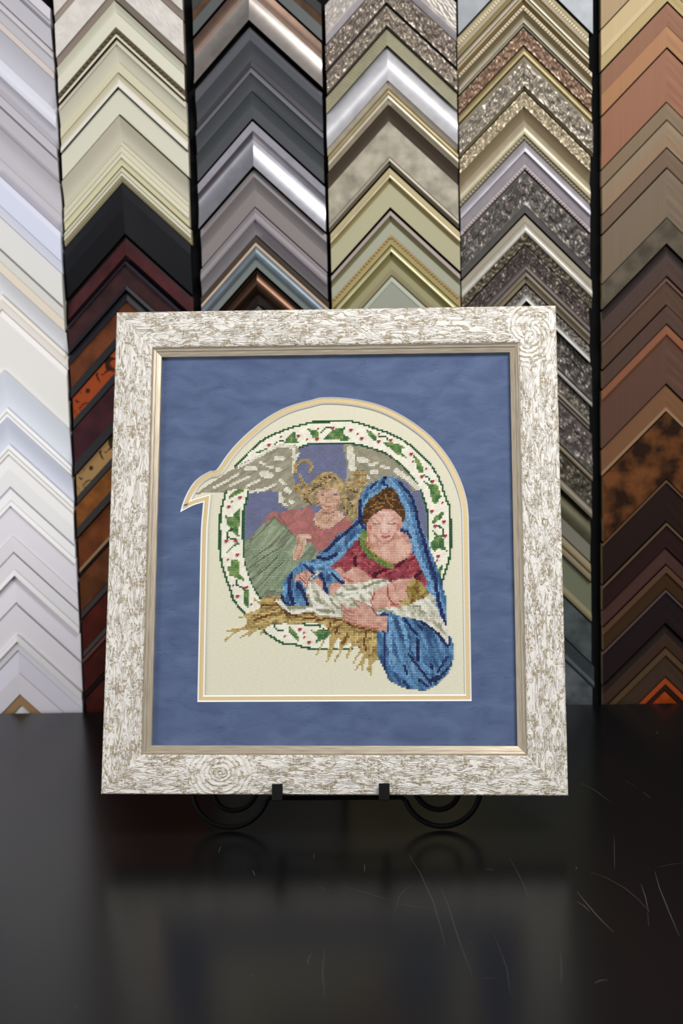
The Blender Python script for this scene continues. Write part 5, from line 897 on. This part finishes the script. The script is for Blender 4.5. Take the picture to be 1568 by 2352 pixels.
hh = suede.math('SUBTRACT', nz1.outputs[0], suede.math('MULTIPLY', cr, .6)); suede.bump(hh, .5, .0006)
gold = NT('gold_mat'); gz = gold.n('ShaderNodeTexNoise', Scale=900., Detail=2.); gold.l(gold.coord('Object'), gz.inputs['Vector'])
gold.l(gold.mix(gz.outputs[0], lin('c8b07c'), lin('e0cc9c')), gold.b.inputs['Base Color']); gold.set(Roughness=.4, Metallic=.2)
core = simple('white_core', (.85, .85, .85), .6)
sharp = {0, 3, 4, 6, 7, 28}
OP0 = round_poly([tuple(p) for p in MATP], sharp)
rect = [(-200, 44), (200, 44), (200, 488), (-200, 488)]
O1 = offset_poly(OP0, 1.5); O2 = offset_poly(O1, 4.2); O3 = offset_poly(O2, 1.5)
matb = plate('mat_board', suede.m, rect, OP0, -.0115, pic); bevel_strip('core_bevel', core, OP0, O1, -.0115, -.0130, matb); tag(matb.children[0], 'white cut core edge')
acc = plate('accent_mat', gold.m, rect, O2, -.0131, pic); tag(acc, 'pale gold inner mat'); bevel_strip('core_bevel', core, O2, O3, -.0131, -.0146, acc)

# fabric
fab = NT('aida_fabric'); vz = fab.n('ShaderNodeTexVoronoi', Scale=1.); fab.l(fab.coord('Object', (1100, 1100, 1)), vz.inputs['Vector'])
fz = fab.n('ShaderNodeTexNoise', Scale=1., Detail=2.); fab.l(fab.coord('Object', (250, 1800, 1)), fz.inputs['Vector'])
fab.l(fab.mix(fab.mapr(fz.outputs[0], .3, .7), lin('ccc9b2'), lin('d8d5c0')), fab.b.inputs['Base Color']); fab.set(Roughness=.9); fab.b.inputs['Specular IOR Level'].default_value = .1
fab.bump(fz.outputs[0], .5, .0003)
mb = MB(); mb.add([(-.16, .085, -.0155), (.16, .085, -.0155), (.16, .45, -.0155), (-.16, .45, -.0155), (-.185, .29, -.0155), (-.185, .37, -.0155)], [(0, 1, 2, 3), (4, 0, 3, 5)])
mb.v[4] = (-.185, .25, -.0155); mb.v[5] = (-.185, .40, -.0155)
embo = obj('embroidery', mb.mesh('embroidery'), fab.m, pic); tag(embo, 'cream fabric cross-stitched with a winged figure, mother and infant in a holly wreath')

# ---- rasterise the traced regions into stitches
CELL = 1.83; X0, Y0, X1, Y1 = -166., 100., 146., 430.
NX, NY = int((X1-X0)/CELL), int((Y1-Y0)/CELL)
SUB = 1
gx = X0+(np.arange(NX)+.5)*CELL; gy = Y0+(np.arange(NY)+.5)*CELL
GX, GY = np.meshgrid(gx, gy)
typ = np.zeros(GX.shape, int); grp = np.zeros(GX.shape, int); colr = np.zeros(GX.shape+(3,))
jit = vnoise(GX*7.31, GY*5.17, 5)
GI = {'w': 1, 'a': 2, 's': 3, 'm': 4, 'c': 5}
TI = {'F': 1, 'H': 2, 'V': 3}
def inpoly(P):
    ins = np.zeros(GX.shape, bool); n = len(P)
    for i in range(n):
        x1, y1 = P[i]; x2, y2 = P[(i+1) % n]
        if y1 == y2: continue
        c = ((y1 > GY) != (y2 > GY)) & (GX < (x2-x1)*(GY-y1)/(y2-y1)+x1); ins ^= c
    return ins
def near(P, w):
    ok = np.zeros(GX.shape, bool)
    for i in range(len(P)-1):
        x1, y1 = P[i]; x2, y2 = P[i+1]; dx, dy = x2-x1, y2-y1; L = dx*dx+dy*dy+1e-9
        t = np.clip(((GX-x1)*dx+(GY-y1)*dy)/L, 0, 1)
        ok |= (GX-x1-t*dx)**2+(GY-y1-t*dy)**2 < (w/2)**2
    return ok
for k, op in enumerate(EMB):
    pal = np.array([lin(h) for h in op[3].split()])
    if op[0] == 'P':
        m = inpoly(op[5]); sx, sy, an = op[4]
        c, s = math.cos(an), math.sin(an); a = GX*c+GY*s; b = -GX*s+GY*c
        v = vnoise(a/sx, b/sy, k)*.75+vnoise(a/sx*2.3, b/sy*2.3, k+50)*.25+(jit-.5)*.22
        v = np.clip((v-.18)/.64, 0, .999)
    else:
        m = near(op[5], max(op[4], 1.7)); v = np.clip(jit, 0, .999)
    f = v*(len(pal)-1) if len(pal) > 1 else v*0
    i0 = np.clip(np.floor(f+.5).astype(int), 0, len(pal)-1)
    cc = pal[i0]*(1+(vnoise(GX*9.1, GY*8.3, k)[..., None]-.5)*.18)
    typ[m] = TI[op[2]]; grp[m] = GI[op[1]]; colr[m] = cc[m]
# close pin-holes of ground stitches between neighbouring figures
for _ in range(2):
    for j in range(1, NY-1):
        for i in range(1, NX-1):
            if grp[j, i] > 1: continue
            nb = [(j+b, i+a) for a in (-1, 0, 1) for b in (-1, 0, 1) if (a or b) and grp[j+b, i+a] > 2 and typ[j+b, i+a] == 1]
            if len(nb) >= 5:
                q = nb[(i*7+j*3) % len(nb)]; grp[j, i] = grp[q]; typ[j, i] = typ[q]; colr[j, i] = colr[q]
thread = NT('embroidery_thread'); ca = thread.n('ShaderNodeVertexColor'); ca.layer_name = 'thread'
thread.l(ca.outputs[0], thread.b.inputs['Base Color']); thread.set(Roughness=.55); thread.b.inputs['Specular IOR Level'].default_value = .35
ZF = -.01545
def stitches(gid, name, label):
    vs = []; fs = []; fc = []
    jj, ii = np.nonzero(grp == gid); h = CELL*.0005
    for j, i in zip(jj, ii):
        x, y = GX[j, i]*.001, GY[j, i]*.001; t = typ[j, i]; c = colr[j, i]; b = len(vs)
        if t == 1:      # cross stitch: pillow of two crossing legs
            e = h*.98; z1 = ZF+.00095; z0 = ZF+.00004
            vs += [(x-e, y-e, z0), (x+e, y-e, z0), (x+e, y+e, z0), (x-e, y+e, z0), (x-e*.58, y-e*.22, z1), (x+e*.58, y-e*.22, z1), (x+e*.58, y+e*.40, z1), (x-e*.58, y+e*.40, z1)]
            fs += [(b+4, b+5, b+6, b+7), (b, b+1, b+5, b+4), (b+1, b+2, b+6, b+5), (b+2, b+3, b+7, b+6), (b+3, b, b+4, b+7)]; fc += [c]*5
        elif t == 3:    # low white filling stitches
            e = h; z1 = ZF+.00028; z0 = ZF+.00010
            vs += [(x-e, y-e, z0), (x+e, y-e, z0), (x+e, y+e, z0), (x-e, y+e, z0), (x, y, z1)]
            fs += [(b, b+1, b+4), (b+1, b+2, b+4), (b+2, b+3, b+4), (b+3, b, b+4)]; fc += [c]*4
        else:           # half stitch: one slanting thread
            w = h*.76; z1 = ZF+.00045; z0 = ZF+.00005; e = h*1.02
            vs += [(x-e+w, y-e-.0*w, z0), (x-e-w, y-e, z0), (x+e-w, y+e, z0), (x+e+w, y+e, z0), (x-e, y-e, z1), (x+e, y+e, z1)]
            fs += [(b+0, b+3, b+5, b+4), (b+4, b+5, b+2, b+1)]; fc += [c]*2
    # backstitch outlines
    for g, c, w, P in BST:
        if GI[g] != gid: continue
        c = lin(c); w *= .0005
        for k in range(len(P)-1):
            a = Vector((P[k][0]*.001, P[k][1]*.001)); q = Vector((P[k+1][0]*.001, P[k+1][1]*.001)); d = (q-a).normalized(); nv = Vector((-d.y, d.x))*w; b = len(vs)
            a = a-d*w*.5; q = q+d*w*.5; z0 = ZF+.00092; z1 = ZF+.00118
            vs += [(a.x-nv.x, a.y-nv.y, z0), (q.x-nv.x, q.y-nv.y, z0), (q.x, q.y, z1), (a.x, a.y, z1), (q.x+nv.x, q.y+nv.y, z0), (a.x+nv.x, a.y+nv.y, z0)]
            fs += [(b, b+1, b+2, b+3), (b+3, b+2, b+4, b+5)]; fc += [c]*2
    me = bpy.data.meshes.new(name); me.from_pydata(vs, [], fs)
    at = me.color_attributes.new('thread', 'FLOAT_COLOR', 'CORNER')
    buf = []
    for f, c in zip(fs, fc): buf += [c[0], c[1], c[2], 1.]*len(f)
    at.data.foreach_set('color', buf); me.update()
    o = obj(name, me, thread.m, embo); tag(o, label); return o
stitches(1, 'holly_wreath', 'green holly ring with dusky blue ground')
stitches(2, 'winged_figure', 'pale winged figure with gold hair, red bodice and green skirt')
stitches(3, 'straw_bed', 'golden brown stitched straw')
stitches(4, 'veiled_mother', 'mother in blue veil and red dress looking down')
stitches(5, 'swaddled_infant', 'infant in white cloth')
bs = bmesh.new(); bmesh.ops.create_uvsphere(bs, u_segments=10, v_segments=6, radius=.00105); bme = bpy.data.meshes.new('berry_bead'); bs.to_mesh(bme); bs.free()
for p in bme.polygons: p.use_smooth = True
bme.materials.append(simple('red_glass_bead', lin('b02c38'), .15, 0, .6))
for (x, y) in BEAD:
    o = bpy.data.objects.new('berry_bead', bme); COL.objects.link(o); o.parent = embo; o.location = (x*.001, y*.001, ZF+.0012)

# ------------------------------------------------------------------ easel
iron = NT('black_iron'); iz = iron.n('ShaderNodeTexNoise', Scale=400., Detail=2.); iron.l(iron.coord('Object'), iz.inputs['Vector']); iron.bump(iz.outputs[0], .15, .0004)
iron.set(Base_Color=(.005, .005, .0055, 1), Roughness=.55); iron.b.inputs['Specular IOR Level'].default_value = .14
# easel axes: x along the table and frame width, up leaning with the frame
exh = Vector((ex.x, ex.y, 0)).normalized(); back = Vector((-exh.y, exh.x, 0))
up2 = (ey - exh*ey.dot(exh)).normalized(); nrm = exh.cross(up2)
R = .0031
EY = -.0455     # plane of the scroll work behind the front face of the frame
base = FO + nn*EY; kz = base.z/up2.z
E0 = base - up2*(kz)        # point on the table under the frame centre, z=0
ME = Matrix(((exh.x, up2.x, nrm.x, E0.x), (exh.y, up2.y, nrm.y, E0.y), (exh.z, up2.z, nrm.z, E0.z), (0, 0, 0, 1)))
eas = empty('easel', ME)
tag(eas, 'black wrought iron scroll easel holding up the framed picture', 'easel')
def tube(name, pl, r=R, parent=eas, flat=None):
    mb = MB(); pl = [Vector(p) for p in pl]; n = 10; rows = []
    prev = None
    for i, p in enumerate(pl):
        d = (pl[min(i+1, len(pl)-1)]-pl[max(i-1, 0)]).normalized()
        a = Vector((0, 0, 1)) if abs(d.z) < .9 else Vector((1, 0, 0))
        if prev is not None: a = prev
        s = (a-d*a.dot(d)).normalized(); t = d.cross(s); prev = s
        rows.append([tuple(p+(s*math.cos(2*math.pi*k/n)+t*math.sin(2*math.pi*k/n))*r) for k in range(n+1)])
    mb.grid(rows, 0, True)
    for row, fl in ((rows[0], 0), (rows[-1], 1)): mb.add(row[:-1], [tuple(range(n))[::(1 if fl else -1)]])
    return obj(name, mb.mesh(name), iron.m, parent)
EZ = kz                      # height (along the lean) of the frame's bottom edge above the feet
barh = EZ-.0035
xl, xr = EASX                # ledge positions (m, centre line of easel)
RB = .0415                   # outer scroll radius
def scroll(s, cx):
    cy = RB+R*1.35; pl = []
    # start on the bar, drop round the outer turn, over the top behind the frame and curl inside
    inner = s*-1
    a0 = math.pi+math.radians(-18) ; N = 90
    for i in range(N+1):
        t = i/N; ang = math.radians(200+t*(360+235)) ; rad = RB*(1-.68*max(0., (t-.30)/.70)**.9)
        x = math.cos(ang)*rad; y = math.sin(ang)*rad
        yoff = 0.
        pl.append((cx+s*x, cy+y, 0))
    return pl
xb = .5*(xl+xr)
cxl, cxr = SCX
pr_ = scroll(1, cxr); pl_ = scroll(-1, cxl)
tube('scroll', pr_); tube('scroll', pl_)
tube('crossbar', [pl_[0], (pl_[0][0]+.004, barh, 0), (xl-.002, barh, 0), (xr+.002, barh, 0), (pr_[0][0]-.004, barh, 0), pr_[0]], .0026)
for x in (xl, xr):
    mb = MB(); w = .0112; t = .003; d = -EY+.004
    # ledge: flat strap coming forward under the frame and turned up in front of it
    mb.box((x, barh, d/2), (w*.8, t, d+.004)); 
    mb.box((x, barh+.0065, d+.0016), (w, .0175, .0034))
    o = obj('ledge', mb.mesh('ledge'), iron.m, eas); b = o.modifiers.new('b', 'BEVEL'); b.width = .0009; b.segments = 2
    tube('upright', [(x, barh, 0), (x*.92+xb*.08, barh+.10, 0), (x*.55+xb*.45, barh+.22, 0), (xb+(x-xb)*.12, barh+.30, 0)], .0026)
tube('backrest_bar', [(xb-.05, barh+.16, 0), (xb, barh+.175, 0), (xb+.05, barh+.16, 0)], .0024)
mi = ME.inverted(); hinge = Vector((xb, barh+.295, -.004)); hw_ = ME @ hinge
foot = hw_ + back*.13; foot.z = .0045
tube('back_leg', [tuple(hinge), tuple(mi @ foot)], .0036)

# ------------------------------------------------------------------ light
w = bpy.data.worlds.new('room'); scene.world = w; w.use_nodes = True
w.node_tree.nodes['Background'].inputs[0].default_value = (*WCOL, 1); w.node_tree.nodes['Background'].inputs[1].default_value = WSTR
for (nm, loc, tgt, sx, sy, e, c) in LIGHTS:
    l = bpy.data.lights.new(nm, 'AREA'); l.shape = 'RECTANGLE'; l.size = sx; l.size_y = sy; l.energy = e; l.color = c
    o = bpy.data.objects.new(nm, l); COL.objects.link(o); o.location = loc
    o.rotation_euler = (Vector(tgt)-Vector(loc)).to_track_quat('-Z', 'Y').to_euler()
vs_ = scene.view_settings; vs_.view_transform = 'Standard'; vs_.look = 'None'; vs_.exposure = EXPO; vs_.gamma = 1.; vs_.use_curve_mapping = False
